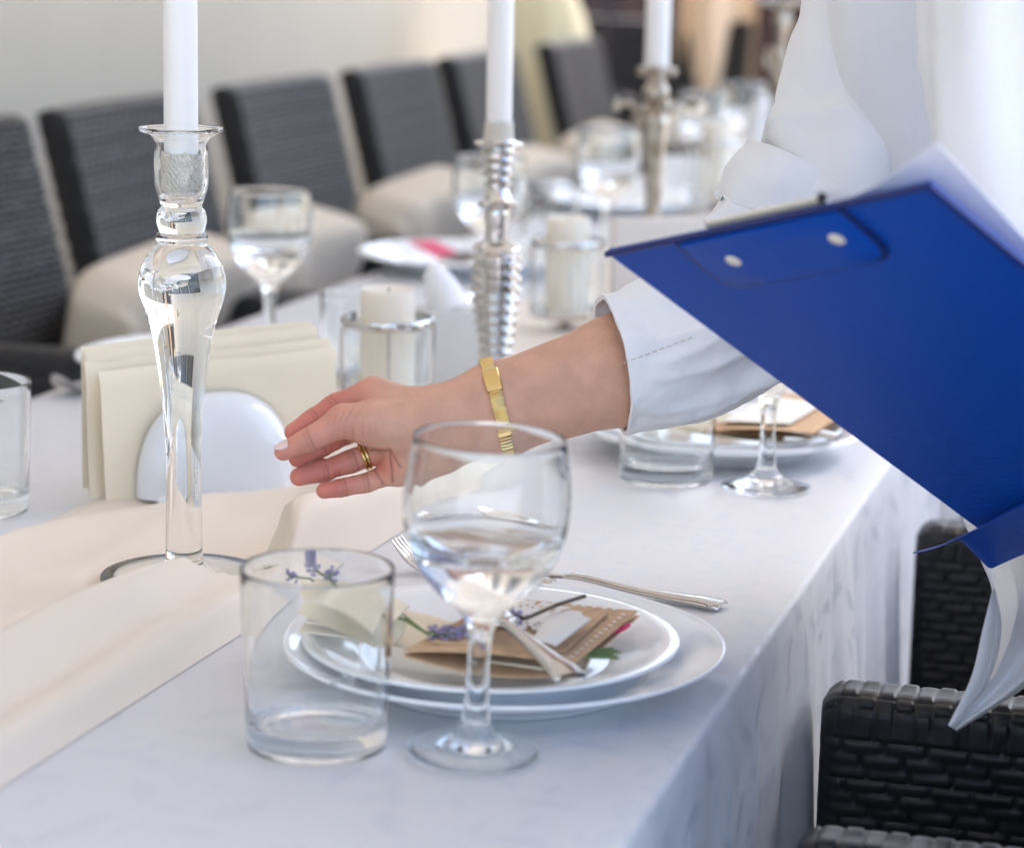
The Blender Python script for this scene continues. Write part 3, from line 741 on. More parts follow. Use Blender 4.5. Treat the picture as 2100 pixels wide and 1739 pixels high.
# lavender sprigs
def lavender(label, base, neck, tip, n=26, bud=.0027, m=M_green, r=.0009, spread=.0040):
    t = thing("lavender_sprig", label, "lavender", base, 0, "lavender sprigs on the plate")
    b = np.array(base, float); nk = np.array(neck, float) - b; tp = np.array(tip, float) - b
    MB().add(*tube([(0, 0, 0), nk * .5 + np.array((.001, .001, .0015)), nk, tp], r, 6)).build("stem", m, t)
    mb = MB(); ax = (tp - nk); L = np.linalg.norm(ax); ax /= L; s1 = np.cross(ax, (0, 0, 1.)); s1 /= np.linalg.norm(s1); s2 = np.cross(ax, s1)
    rnd = random.Random(hash(label) % 999)
    rnd = random.Random(len(label) * 7 + int(abs(tp[0]) * 1e5) % 97)
    for i in range(n):
        q_ = i / (n - 1); an = i * 2.4 + rnd.uniform(-.4, .4)
        whorl = .75 + .35 * math.sin(q_ * 15)
        dr = s1 * math.cos(an) + s2 * math.sin(an)
        c_ = nk + ax * L * q_ + dr * spread * .55 * whorl * (1 - .45 * q_)
        up_ = dr * .8 + ax * .9; up_ /= np.linalg.norm(up_); e1_ = np.cross(up_, ax); e1_ /= np.linalg.norm(e1_) + 1e-9; e2_ = np.cross(up_, e1_)
        sz = bud * rnd.uniform(.7, 1.15)
        for (rr0, zz0, rr1, zz1) in ((.0, 0, .38, .35), (.38, .35, .46, .75), (.46, .75, .30, 1.15), (.30, 1.15, .55, 1.45)):
            pv = []; nn = 6
            for (a0, z0) in ((rr0, zz0), (rr1, zz1)):
                pv += [c_ + up_ * z0 * sz + (e1_ * math.cos(2 * PI * k / nn) + e2_ * math.sin(2 * PI * k / nn)) * max(a0, .02) * sz for k in range(nn)]
            mb.add(pv, [(k, (k + 1) % nn, nn + (k + 1) % nn, nn + k) for k in range(nn)])
    o = mb.build("flower_head", M_lav, t, 60); o["kind"] = "stuff"
    return t
lavender("lavender sprig lying over the left corner of the kraft envelope", Q(775, 1238, .026), Q(872, 1296, .018), Q(952, 1293, .020), 34)
lavender("second green lavender stalk bunched beside the left envelope corner", Q(770, 1250, .026), Q(880, 1302, .018), Q(935, 1300, .020), 20)
lavender("lavender sprig with a bare dark stalk crossing the doily", Q(1200, 1222, .030), Q(1078, 1268, .026), Q(1036, 1258, .026), 18, m=M_twig, r=.0013)
lavender("tallest lavender tip rising above the folded napkin, seen through the tumbler rim", Q(700, 1215, .036), Q(655, 1176, .040), Q(634, 1158, .046), 13, bud=.0030)
lavender("lavender tip pointing up at the right of the napkin peak", Q(690, 1215, .036), Q(676, 1190, .040), Q(682, 1174, .046), 10, bud=.0030)
lavender("lavender tip lying at the far left of the napkin peak", Q(650, 1200, .034), Q(612, 1186, .036), Q(590, 1182, .038), 8, bud=.0026)
st = MB()
for k in range(6):
    st.add(*tube([Q(1120, 1326 + k * 2, .004 + .001 * (k % 2)), Q(1190, 1333 + k * 3, .005 + .0015 * (k % 3)), Q(1258 + 7 * (k % 3), 1329 + k * 4.2, .004)], .0007, 6))
tag(st.build("cut_flowers", M_green, None, 60), "cut green stems sticking out from under the kraft envelope", "stems")

# ------------------------------------------------------------------ napkin holder with cream napkins
hc = P(440, 1020); hyaw = YAW + R(30)
nh_t = thing("napkin_holder", "white porcelain napkin holder with a rounded front, holding cream napkins", "napkin holder", (hc[0], hc[1], TZ + .003), hyaw)
def dome(y0, th):
    mb = MB(); n = 40; out = []
    for i in range(n + 1):
        an = PI * i / n; out.append((.070 * math.copysign(abs(math.cos(an)) ** .85, math.cos(an)), .092 * math.sin(an) ** .80))
    out = [(.060, -.0)] + [(x, z + .006) for x, z in out] + [(-.060, 0)]
    m = len(out); v = []
    lay = [(y0, .90, 0.0), (y0 + th * .12, .97, 0), (y0 + th * .4, 1.0, 0), (y0 + th * .7, .985, 0), (y0 + th, .93, 0)]
    for (yy, s, _) in lay: v += [(x * s, yy, z * s) for x, z in out]
    f = []
    for a_ in range(len(lay) - 1):
        for i in range(m): f.append((a_ * m + i, a_ * m + (i + 1) % m, (a_ + 1) * m + (i + 1) % m, (a_ + 1) * m + i))
    f += [tuple(range(m)), tuple(reversed(range((len(lay) - 1) * m, len(lay) * m)))]
    return mb.add(v, f)
def front_dome():                                 # swelling front: half of a flattened bowl
    mb = MB()
    def fn(u_, v_):
        an = PI * u_; x = math.copysign(abs(math.cos(an)) ** .8, math.cos(an)); z = math.sin(an) ** .8
        q_ = math.cos(v_ * PI / 2); s = math.sin(v_ * PI / 2) ** .8
        return (.0705 * x * s, -.032 * q_ - .002, .004 + .084 * z * s)
    v, f = grid(fn, 48, 14); mb.add(v, f); return mb
front_dome().build("front_shell", M_ceramic, nh_t, 180)
dome(.026, .012).build("rear_shell", M_ceramic, nh_t, 50)
MB().add(*box(0, .008, .0045, .118, .066, .009, .004)).build("base", M_porc, nh_t, 50)
NPG = "cream napkins in the porcelain holder"
for k, (yy, dz, dx, w_, wob) in enumerate(((.001, .0, .008, .216, .6), (.009, .006, .0, .222, 1.9), (.015, .014, .004, .214, 3.3), (.023, .017, -.004, .216, 4.6))):
    nm = thing("paper_napkin", ("front cream napkin standing in the porcelain holder", "second cream napkin behind the front one in the holder",
               "third cream napkin in the porcelain holder", "rearmost and highest cream napkin in the porcelain holder")[k], "napkin", (hc[0], hc[1], TZ + .003), hyaw, NPG)
    def fn(u_, v_, yy=yy, dz=dz, dx=dx, w_=w_, wob=wob):
        # u: 0..1 across, v: 0..1 up front, folded over the top at v=.5 and down the back
        x = (u_ - .49) * w_ + dx
        vv = v_ * 2 if v_ < .5 else 2 - v_ * 2
        z = .006 + dz * .5 + (.108 + dz * .55) * vv + .006 * (u_ - .5)
        fl = .006 * math.sin(u_ * 5 + wob) * (.3 + vv) + .010 * max(0, abs(u_ - .5) - .27) * 4 * (1 - .5 * vv) * (-1 if u_ < .5 else .6)
        x += .004 * math.sin(wob * 7) * vv; y = yy + (yy - .002) * .55 * vv + .004 * math.sin(wob * 3) * (u_ - .5) * vv * 2 + fl * .7 + (.0016 if v_ < .5 else .0034) + (.0009 * math.cos((v_ - .5) * 30) if abs(v_ - .5) < .05 else 0)
        return (x, y, z)
    MB().add(*grid(fn, 36, 40)).build("sheet", M_napkin, nm, 60)

# box whose grey stands in for shaded napkins, with rolled napkin, and a second stack of napkins behind the folder
pb = P(938, 795)
bx = thing("napkin_box", "napkin box in a grey that stands for shaded napkins, left of the ribbed chrome candlestick", "box", (pb[0], pb[1], TZ + .004), YAW + R(20))
MB().add(*box(0, .02, .039, .105, .05, .078, .003)).build("side_panel", mat("shaded_napkin_grey", (.60, .59, .57), .7), bx)
rl = thing("rolled_napkin", "white rolled napkin sticking up from the napkin box", "napkin", (pb[0], pb[1], TZ + .004), YAW + R(20))
MB().add(*tube([(-.005, .02, .079), (-.012, .022, .098), (-.020, .024, .117), (-.023, .025, .123)], [.022, .019, .012, .004], 20)).build("roll", M_napkin_w, rl, 60)
M_board = mat("beige_napkins", (.68, .635, .58), .85)
pn = P(1450, 690)
sn = thing("napkin_stack", "pale napkin stack standing behind the blue folder", "napkin", (pn[0], pn[1], TZ + .004), YAW + R(12))
MB().add(*box(-.005, 0, .070, .235, .025, .140, .006)).build("sheet", M_board, sn)
MB().add(*box(-.004, .014, .01, .10, .07, .02, .006)).build("base", M_porc, sn)
pw = P(1556, 372)
fn_ = thing("folded_napkin", "tall white folded napkin at the far end beside the sleeve", "napkin", (pw[0], pw[1], TZ + .002))
MB().add(*lathe([(0, 0), (.05, 0), (.052, .004), (.045, .06), (.030, .13), (.010, .17), (0, .175)], 14)).build("cone", M_napkin_w, fn_, 30)
wine_copy(P(1520, 365), "faintest wine glass beside the farthest silver candlestick")
dup(t0, at(P(1395, 455)), 0, "far tumbler between the ornate candlestick and the farthest lantern")

# ------------------------------------------------------------------ wicker chairs
def brick(u_, v_, pu=.031, pv=.0098):
    r = v_ / pv; j = math.floor(r); fr = r - j
    c_ = u_ / pu + (j % 3) * .37 + .06 * math.sin(j * 3.1); fc = c_ - math.floor(c_)
    a_ = min(1, min(fr, 1 - fr) * 4.5) ** .6; b_ = min(1, min(fc, 1 - fc) * 11) ** .8
    return (.0021 + .0005 * math.sin(u_ * 61 + j * 2.3)) * a_ * b_ + .0006 * math.sin(PI * fc) * a_
def checker(u_, v_, p=.0138):
    i = math.floor(u_ / p); j = math.floor(v_ / p); fu = u_ / p - i; fv = v_ / p - j
    if (i + j) % 2: a_, b_ = fu, fv
    else: a_, b_ = fv, fu
    return (.0030 if (i + j) % 2 else .0022) * min(1, min(a_, 1 - a_) * 6) ** .6 * (.45 + .55 * math.sin(PI * b_) ** .5)
def arm_mesh():
    L, H0, H1, T = .54, .10, .68, .052
    hs_ = H1 - H0; per = 2 * (hs_ - T / 2) + PI * T / 2
    nu, nv = 400, 520
    def fn(u_, v_):
        s = v_ * per; x = u_ * L; a_ = hs_ - T / 2
        if s < a_: py, pz, ny, nz = -T / 2, H0 + s, -1, 0; h = brick(x, s)
        elif s > per - a_: py, pz, ny, nz = T / 2, H0 + per - s, 1, 0; h = brick(x, s)
        else:
            an = (s - a_) / (T / 2); cs_, sn_ = math.cos(an), math.sin(an); py, pz = -T / 2 * math.copysign(abs(cs_) ** .5, cs_), H1 - T / 2 + T / 2 * max(0, sn_) ** .5; ny, nz = -math.cos(an), math.sin(an); h = checker(x, s - a_)
        e = min(u_, 1 - u_) * L
        k = 1.0
        if e < .018: k = math.sqrt(max(0, 1 - ((.018 - e) / .018) ** 2)) * .55 + .45 if e > 0 else .42
        py = (py + ny * h) * k; pz = pz + nz * h
        if e < .018: pz -= (.018 - e) ** 2 / .018 * .6 * (1 if nz > 0 else 0)
        return (x, py, pz)
    return grid(fn, nu, nv)
def chair_proto(name, label, loc, rotz, group):
    t = thing(name, label, "chair", loc, rotz, group)
    am = None
    for sy in (-1, 1):
        v, f = arm_mesh()
        m = MB().add([(x, y_ + sy * .275, z) for x, y_, z in v], f)
        n0 = 401
        m.f += [tuple(i * n0 for i in range(521)), tuple(i * n0 + 400 for i in range(520, -1, -1))]
        m.build("armrest", M_wicker, t, 60)
    def backf(side):
        def fn(u_, v_):
            yv = (u_ - .5) * .50; q_ = v_; z = .40 + .53 * q_
            xb = .455 + .135 * q_ + .012 * math.cos(PI * (u_ - .5))
            h = brick(yv + 2, v_ * .57, .030, .0115) * 2.0
            return (xb - h if side == 0 else xb + .046 + h, yv * (1 - .02 * q_), z)
        return fn
    nu, nv = 170, 260
    v1, f1 = grid(backf(0), nu, nv); v2, f2 = grid(backf(1), nu, nv); m = len(v1); c_ = nu + 1
    ring = list(range(c_)) + [j * c_ + nu for j in range(1, nv + 1)] + [nv * c_ + i for i in range(nu - 1, -1, -1)] + [j * c_ for j in range(nv - 1, 0, -1)]
    mb = MB().add(v1 + v2, f1 + [tuple(m + q_ for q_ in reversed(t_)) for t_ in f2])
    # rounded rim between the two faces
    mid = len(mb.v)
    ctr = np.mean(np.array(v1), axis=0)
    for i in ring:
        p_ = (np.array(v1[i]) + np.array(v2[i])) / 2; dv = np.array((0, p_[1] - 0, 0)) * 0
        dy = .007 * (1 if abs(p_[1]) > .244 else 0) * math.copysign(1, p_[1]); dz = .010 if p_[2] > .925 else 0
        mb.v.append((p_[0], p_[1] + dy, p_[2] + dz))
    k = len(ring)
    for i in range(k):
        j = (i + 1) % k
        mb.f += [(ring[i], ring[j], mid + j, mid + i), (mid + i, mid + j, ring[j] + m, ring[i] + m)]
    mb.build("backrest", M_wicker, t, 60)
    def seatf(u_, v_):
        x = .02 + .50 * u_; yv = (v_ - .5) * .498
        return (x, yv, .43 + brick(yv + 1, x) * .9)
    MB().add(*slab(seatf, 120, 60, lambda u_, v_: (0, 0, -.09))).build("seat", M_wicker, t, 50)
    for sx in (.035, .50):
        for sy in (-1, 1):
            MB().add(*box(sx, sy * .275, .05, .045, .045, .10, .004)).build("leg", M_black, t)
    return t
CHG = "black wicker armchairs at the table"
ca_ = chair_proto("wicker_chair", "black wicker armchair whose woven arm shows at the lower right", (-.261, 1.753 + .275, 0), 0, CHG)
dup(ca_, (-.228, 1.440 - .275, 0), 0, "black wicker armchair with only its woven arm top at the bottom edge")
dup(ca_, (-.250, 2.90, 0), 0, "black wicker armchair farther up the right side, behind the shirt tail")
lx = -1.165
lys = [(3.40 - .25, "leftmost dark wicker chair, cut by the left picture edge"), (3.45 + .32, "dark wicker chair directly behind the clear glass candlestick"),
       (4.14 + .32, "dark wicker chair right of the glass candlestick, behind a wine glass"), (4.82 + .32, "dark wicker chair left of the chrome ribbed candlestick's candle"),
       (5.47 + .32, "dark wicker chair half hidden behind the chrome candlestick's candle"), (6.33 + .32, "dark wicker chair right of the pale yellow cloth")]
LCH = []
for y_, lab in lys:
    LCH.append(dup(ca_, (lx, y_, 0), PI, lab))
q = D(1255, 60, 8.2); dup(ca_, (q[0] - .2, q[1], 0), PI * .62, "far grey chair turned sideways in front of the brown door")
q = D(1345, 95, 7.9); dup(ca_, (q[0] - .1, q[1] + .2, 0), PI * .5, "far grey chair at the end, left of the tan curtain")

# cream cushions on the left chairs
def cushion_mesh(W=.45, H=.26, T=.15):
    def fn(u_, v_):
        a_ = 2 * PI * u_; b_ = PI * (v_ - .5)
        def sg(x, p): return math.copysign(abs(x) ** p, x)
        x = T / 2 * sg(math.cos(b_), .42) * sg(math.cos(a_), .45); y_ = W / 2 * sg(math.sin(b_), .5); z = H / 2 * sg(math.cos(b_), .30) * sg(math.sin(a_), .45)
        wv = .008 * math.sin(9 * v_ + 3 * math.sin(a_)) + .006 * math.sin(23 * v_ + a_)
        return (x + wv, y_, z + wv * .6)
    return grid(fn, 48, 40, True)
CUG = "cream cushions on the wicker chairs"
cu0 = None
for i, (y_, lab) in enumerate(lys[:6]):
    lab2 = ("cream cushion on the leftmost wicker chair", "cream cushion behind the clear glass candlestick", "cream cushion right of the wine glass near the glass candlestick",
            "cream cushion left of the ribbed chrome candlestick", "cream cushion right of the ribbed chrome candlestick's top", "cream cushion behind the wine glass beside the ornate candlestick")[i]
    if cu0 is None:
        cu0 = thing("seat_cushion", lab2, "cushion", (0, 0, 0), 0, CUG)
        MB().add(*cushion_mesh()).build("cover", M_cushion, cu0, 180)
        c_ = cu0
    else: c_ = dup(cu0, None, None, lab2)
    c_.location = (lx - .335, y_ + (.16 if i == 0 else .045), .632); c_.rotation_euler = (R(3 * (-1) ** i), R(14), R(3 * math.sin(i * 2.1)))

# pale yellow rounded cover standing behind the chairs
yc = D(1108, 60, 7.3)
yt = thing("fabric_cover", "pale yellow rounded fabric cover standing behind the wicker chairs", "cover", (yc[0], yc[1], 0), YAW)
def cov(u_, v_):
    an = 2 * PI * u_; z = 1.13 * math.sin(v_ * PI / 2) ** .8 if v_ < 1 else 1.13
    r = (.18 if v_ < .3 else .18) * max(0, 1 - (z / 1.13) ** 5) ** .5 * (1 + .03 * math.sin(9 * an + 2 * z))
    return (r * math.cos(an), r * .8 * math.sin(an), z)
MB().add(*grid(cov, 48, 40, True)).build("cover", M_yellow, yt, 180)

# ------------------------------------------------------------------ person: body as one blended surface
import openvdb
def smin(a, b, k):
    h = np.clip(.5 + .5 * (b - a) / k, 0, 1)
    return b * (1 - h) + a * h - k * h * (1 - h)
def cone(p, a, b, ra, rb):
    ba = b - a; t = np.clip((p - a) @ ba / (ba @ ba), 0, 1)
    return np.linalg.norm(p - a - t[:, None] * ba, axis=1) - (ra + (rb - ra) * t)
def sdf_mesh(fn, lo, hi, vox):
    lo = np.array(lo); hi = np.array(hi); K = 4
    n = np.ceil((hi - lo) / (vox * K)).astype(int) + 1
    ax = [lo[i] + (np.arange(n[i]) + .5) * vox * K - vox * .5 for i in range(3)]
    g = np.stack(np.meshgrid(*ax, indexing='ij'), -1).reshape(-1, 3)
    dc = fn(g).reshape(n)
    act = np.abs(dc) < vox * K * 1.6
    fine = np.repeat(np.repeat(np.repeat(dc, K, 0), K, 1), K, 2)
    am = np.repeat(np.repeat(np.repeat(act, K, 0), K, 1), K, 2)
    idx = np.argwhere(am); pts = lo + idx * vox
    out = np.empty(len(pts))
    for s in range(0, len(pts), 400000): out[s:s + 400000] = fn(pts[s:s + 400000])
    fine[am] = out
    fine = np.clip(fine / vox, -6, 6).astype(np.float32)
    gr = openvdb.FloatGrid(6.0); gr.copyFromArray(fine)
    p, q = gr.convertToQuads(0.0)
    return lo + np.asarray(p, float) * vox, np.asarray(q, int)
HD = 1.70
def Z(x, y, off=0.0): return D(535 + x * .2548, 702.2 + y * .2548, HD + off)
J = dict(
    wr=Z(1390, 705, .0), br=Z(1905, 548, .004), cu=D(1262, 762, 1.712), el=D(1610, 590, 1.76),
    i0=Z(905, 420, .010), i1=Z(600, 512, .014), i2=Z(425, 622, .010), i3=Z(266, 722, .002),
    m0=Z(965, 545, .014), m1=Z(695, 722, .012), m2=Z(480, 838, .004), m3=Z(296, 930, -.004),
    r0=Z(1020, 850, .008), r1=Z(745, 950, .006), r2=Z(505, 1034, .0), r3=Z(308, 1082, -.008),
    p0=Z(1110, 1025, .002), p1=Z(850, 1130, .0), p2=Z(660, 1168, -.004), p3=Z(508, 1196, -.010),
    t0=Z(1210, 700, -.010), t1=Z(668, 632, -.018), t2=Z(405, 775, -.024), t3=Z(180, 880, -.024))
axF = (J['br'] - J['cu']); axF = axF / np.linalg.norm(axF)
sideF = np.cross(axF, _fw); sideF /= np.linalg.norm(sideF)
if sideF[2] < 0: sideF = -sideF
FING = {
    'i': [('i0', 'i1', .0118, .0084), ('i1', 'i2', .0084, .0076), ('i2', 'i3', .0076, .0066)],
    'm': [('m0', 'm1', .0112, .0080), ('m1', 'm2', .0080, .0074), ('m2', 'm3', .0074, .0064)],
    'r': [('r0', 'r1', .0096, .0078), ('r1', 'r2', .0078, .0073), ('r2', 'r3', .0073, .0064)],
    'p': [('p0', 'p1', .0088, .0065), ('p1', 'p2', .0065, .0061), ('p2', 'p3', .0061, .0054)],
    't': [('t0', 't1', .0155, .0117), ('t1', 't2', .0112, .0080), ('t2', 't3', .0082, .0062)]}
def sdf_arm(p):
    wr, br, cu, el = J['wr'], J['br'], J['cu'], J['el']
    d = None
    def put(x, k):
        nonlocal d
        d = x if d is None else smin(d, x, k)
    for s in (-1, 1):
        o1, o2, o3 = sideF * s * .0140, sideF * s * .0136, sideF * s * .0150
        put(cone(p, wr + o1, br + o2, .0152, .0178), .012)
        put(cone(p, br + o2, cu + o3, .0178, .0218), .012)
        put(cone(p, cu + o3, el + o3 * .5, .0214, .030), .012)
    put(cone(p, wr, cu, .0165, .026), .012)
    put(cone(p, Z(1390, 600, .004), J['i0'], .0155, .0122), .012)
    put(cone(p, Z(1380, 680, .006), J['m0'], .0155, .0118), .012)
    put(cone(p, Z(1380, 760, .004), J['r0'], .0150, .0112), .012)
    put(cone(p, Z(1400, 860, .0), J['p0'], .0140, .0102), .012)
    put(cone(p, Z(1150, 985, -.001), Z(1420, 880, -.002), .0115, .0135), .010)
    put(cone(p, Z(1330, 720, -.004), Z(900, 650, -.012), .0150, .0150), .012)
    res = d
    for k, segs in FING.items():
        f = None
        for a_, b_, ra, rb in segs:
            q_ = cone(p, J[a_], J[b_], ra, rb)
            f = q_ if f is None else smin(f, q_, .003)
        res = np.minimum(res, smin(d, f, .004 if k != 't' else .009))
    return res
corn = np.array([Z(-60, 100, -.06), Z(-60, 1400, -.06), D(1720, 480, 1.70), D(1720, 1000, 1.82), Z(-60, 100, .06), Z(-60, 1400, .05), D(1000, 700, 1.80), D(1300, 1000, 1.62), D(1700, 480, 1.85)])
av, aq = sdf_mesh(sdf_arm, corn.min(0), corn.max(0), .00092)
# creases pressed into the skin
e_ = .0006
def grad(fn, p):
    g = np.stack([fn(p + np.eye(3)[i] * e_) - fn(p - np.eye(3)[i] * e_) for i in range(3)], 1)
    return g / (np.linalg.norm(g, axis=1)[:, None] + 1e-9)
nrm = grad(sdf_arm, av)
rel = av - _C; dep = rel @ _fw
zx = ((CX + FPX * (rel @ _r) / dep) - 535) / .2548; zy = ((CY - FPX * (rel @ _up) / dep) - 702.2) / .2548
disp = np.zeros(len(av))
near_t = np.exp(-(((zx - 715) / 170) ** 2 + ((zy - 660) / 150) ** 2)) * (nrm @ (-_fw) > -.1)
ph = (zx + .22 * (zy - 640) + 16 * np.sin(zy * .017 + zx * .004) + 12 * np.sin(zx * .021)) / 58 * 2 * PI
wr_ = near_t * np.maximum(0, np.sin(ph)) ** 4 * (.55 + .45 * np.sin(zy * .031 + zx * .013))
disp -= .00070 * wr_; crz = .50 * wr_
for (a_, b_, jn) in (('r1', 'r2', 'r1'), ('r2', 'r3', 'r2'), ('p1', 'p2', 'p1'), ('p2', 'p3', 'p2'), ('i1', 'i2', 'i1'), ('i2', 'i3', 'i2'), ('m2', 'm3', 'm2'), ('t2', 't3', 't2'), ('r0', 'r1', 'r0'), ('p0', 'p1', 'p0')):
    ax_ = J[b_] - J[a_]; ax_ = ax_ / np.linalg.norm(ax_); q_ = av - J[jn]; s_ = q_ @ ax_
    rad = np.linalg.norm(q_ - s_[:, None] * ax_, axis=1)
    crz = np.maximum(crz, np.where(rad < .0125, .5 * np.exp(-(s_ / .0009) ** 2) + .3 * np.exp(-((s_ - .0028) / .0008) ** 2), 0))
    disp -= np.where(rad < .0125, .00042 * np.exp(-(s_ / .0009) ** 2) + .00022 * np.exp(-((s_ - .0028) / .0008) ** 2), 0)
    disp += np.where(rad < .0125, .00030 * np.exp(-((s_ - .006) / .004) ** 2), 0)
for (x0, y0, x1, y1, dp) in ((1035, 870, 1060, 1120, .0007), (870, 865, 1040, 880, .0009), (905, 1010, 985, 1140, .0005), (1040, 880, 1120, 1000, .0005)):
    dx, dy = x1 - x0, y1 - y0; t_ = np.clip(((zx - x0) * dx + (zy - y0) * dy) / (dx * dx + dy * dy), 0, 1)
    dd = np.hypot(zx - x0 - t_ * dx, zy - y0 - t_ * dy)
    disp -= dp * np.exp(-(dd / 15) ** 2) * (nrm @ (-_fw) > 0)
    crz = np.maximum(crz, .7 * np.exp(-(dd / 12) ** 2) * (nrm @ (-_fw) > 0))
# faint tendons on the back of the wrist
tend = np.exp(-(((zy - (500 + (zx - 1000) * -.06)) / 26) ** 2)) * np.exp(-(((zx - 1080) / 160) ** 2))
disp += .0007 * tend
av2 = av + nrm * disp[:, None]
red = np.clip((1020 - zx) / 420, 0, 1) * .85
fd = np.full(len(av), 9.0)
for k in 'imrp':
    for a_, b_, ra, rb in FING[k]: fd = np.minimum(fd, cone(av, J[a_], J[b_], ra, rb))
td = np.full(len(av), 9.0)
for a_, b_, ra, rb in FING['t']: td = np.minimum(td, cone(av, J[a_], J[b_], ra, rb))
red = np.where(td < fd, red * .50 + .12 * np.clip((330 - zx) / 150, 0, 1), red)
palm = np.clip(1 - np.hypot((zx - 960) / 230, (zy - 1000) / 190), 0, 1) * .9
red = np.clip(np.maximum(red, palm), 0, 1)

# coarse body inside the clothes: the same paths guide body and shirt
TL = [(-380, 1640), (-150, 1660), (0, 1680), (134, 1716), (200, 1733), (284, 1767), (381, 1806), (520, 1866), (620, 1905)]
HIP = np.array((.13, 1.56, .93))
tc_, tr_ = [], []
for (yy, xl) in TL:
    a_ = .21 + .00005 * (yy + 380); px_ = a_ / (1.66 / FPX)
    tc_.append(D(xl + px_, yy, 1.66 + .15 * (yy + 380) / 1000)); tr_.append((a_, .085))
for k in (.35, .7, 1.0):
    tc_.append(tc_[8] * (1 - k) + HIP * k); tr_.append((.235 * (1 - k) + .19 * k, .09 * (1 - k) + .15 * k))
tc_.append(HIP + np.array((.005, 0, -.14))); tr_.append((.20, .16))
NL = [(-380, 1880), (-150, 1876), (0, 1881), (57, 1890), (134, 1903), (267, 1918), (334, 1929), (480, 1965), (640, 2040)]
nc_, nr_ = [], []
for (yy, xl) in NL:
    nc_.append(D(xl + .066 / (1.50 / FPX), yy, 1.50)); nr_.append((.066, .055))
nc_.append(D(2390, 760, 1.46)); nr_.append((.060, .05))
CLIP_T, CLIP_B, CLIP_L = D(1905, 380, 1.28), D(2060, 1120, 1.68), D(1245, 520, 1.50)
cu_ = CLIP_T - CLIP_L; cv_ = CLIP_B - CLIP_L
cu_n = cu_ / np.linalg.norm(cu_); cv_ = cv_ - cu_n * (cv_ @ cu_n)
CW, CH_ = np.linalg.norm(cu_), np.linalg.norm(cv_); cv_n = cv_ / CH_
cn = np.cross(cu_n, cv_n)
if cn @ _fw > 0: cn = -cn                        # towards the camera
def CB(u_, v_, n_=0.0): return CLIP_L + cu_n * (u_ * CW) + cv_n * (v_ * CH_) + cn * n_
def CBpx(x, y):                                   # board coordinates of a point seen there
    r_ = _ray(x, y); t_ = ((CLIP_L - _C) @ cn) / (r_ @ cn); q_ = _C + r_ * t_ - CLIP_L
    return q_ @ cu_n / CW, q_ @ cv_n / CH_
lh = CB(1.03, .55, .0)                            # where the other hand holds the board (outside the picture)
sh_r, sh_l = D(1930, -520, 1.80), nc_[0] + np.array((0, 0, .05))
el_l = nc_[-1]; chest = tc_[0]
def sdf_body(p):
    d = cone(p, J['el'], D(1760, 150, 1.745), .030, .034); d = smin(d, cone(p, D(1760, 150, 1.745), sh_r, .034, .045), .02)
    d = smin(d, cone(p, J['cu'] * .35 + J['el'] * .65, J['el'], .026, .030), .02)
    d = smin(d, cone(p, sh_r, sh_l, .045, .045), .03)
    for a_, b_ in ((0, 4), (4, 8), (8, 11)): d = smin(d, cone(p, tc_[a_], tc_[b_], .058, .058 if b_ < 11 else .085), .04)
    for a_, b_ in ((0, 4), (4, 7), (7, 9)): d = smin(d, cone(p, nc_[a_], nc_[b_], .036, .034), .02)
    d = smin(d, cone(p, el_l, lh + cu_n * .05, .038, .026), .03)
    neck = (sh_r + sh_l) / 2
    d = smin(d, cone(p, neck, neck + np.array((-.05, .0, .12)), .052, .050), .04)
    d = smin(d, cone(p, neck + np.array((-.07, 0, .20)), neck + np.array((-.10, 0, .27)), .078, .088), .03)
    d = smin(d, cone(p, lh + cu_n * .03, lh + cu_n * .0 + cn * .004, .022, .020), .015)
    for k in range(4):
        b0 = lh + cv_n * (-.030 + .020 * k) + cn * .010
        d = np.minimum(d, smin(cone(p, b0, b0 - cu_n * .055 + cn * .006, .0085, .007), cone(p, b0 + cu_n * .02, b0, .010, .009), .006))
    b0 = lh - cn * .016 - cv_n * .035
    d = np.minimum(d, cone(p, b0, b0 - cu_n * .05 - cv_n * .02, .010, .008))
    return d
bp_ = np.array([sh_r, sh_l, HIP, el_l, lh, J['el'], chest, sh_l + (0, 0, .45)])
bv, bq = sdf_mesh(sdf_body, bp_.min(0) - .20, bp_.max(0) + .20, .0055)
person = thing("person", "person in a loose white linen shirt leaning over the table with one arm stretched out", "person", (.12, 1.56, 0))
def world_child(o):                               # geometry is in world coordinates
    o.parent = person; o.matrix_parent_inverse = Matrix.Translation(-person.location); return o
allv = np.vstack([av2, bv]); allq = [tuple(q_) for q_ in aq] + [tuple(int(i) + len(av2) for i in q_) for q_ in bq]
me = bpy.data.meshes.new("body"); me.from_pydata(allv.tolist(), [], [tuple(int(i) for i in q_) for q_ in allq]); me.validate()
me.polygons.foreach_set("use_smooth", [True] * len(me.polygons))
bm_ = bmesh.new(); bm_.from_mesh(me); bmesh.ops.recalc_face_normals(bm_, faces=bm_.faces); bm_.to_mesh(me); bm_.free()
at_ = me.attributes.new("redness", 'FLOAT', 'POINT')
rv = np.concatenate([red, np.full(len(bv), .1)]).astype(np.float32)
if len(me.vertices) == len(rv): at_.data.foreach_set("value", rv)
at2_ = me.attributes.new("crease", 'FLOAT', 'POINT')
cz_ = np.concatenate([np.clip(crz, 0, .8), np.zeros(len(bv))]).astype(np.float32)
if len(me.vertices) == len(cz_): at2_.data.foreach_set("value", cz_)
me.materials.append(M_skin)
body = bpy.data.objects.new("body", me); link(body); world_child(body)
sm = body.modifiers.new("soften", 'SMOOTH'); sm.factor = .4; sm.iterations = 1
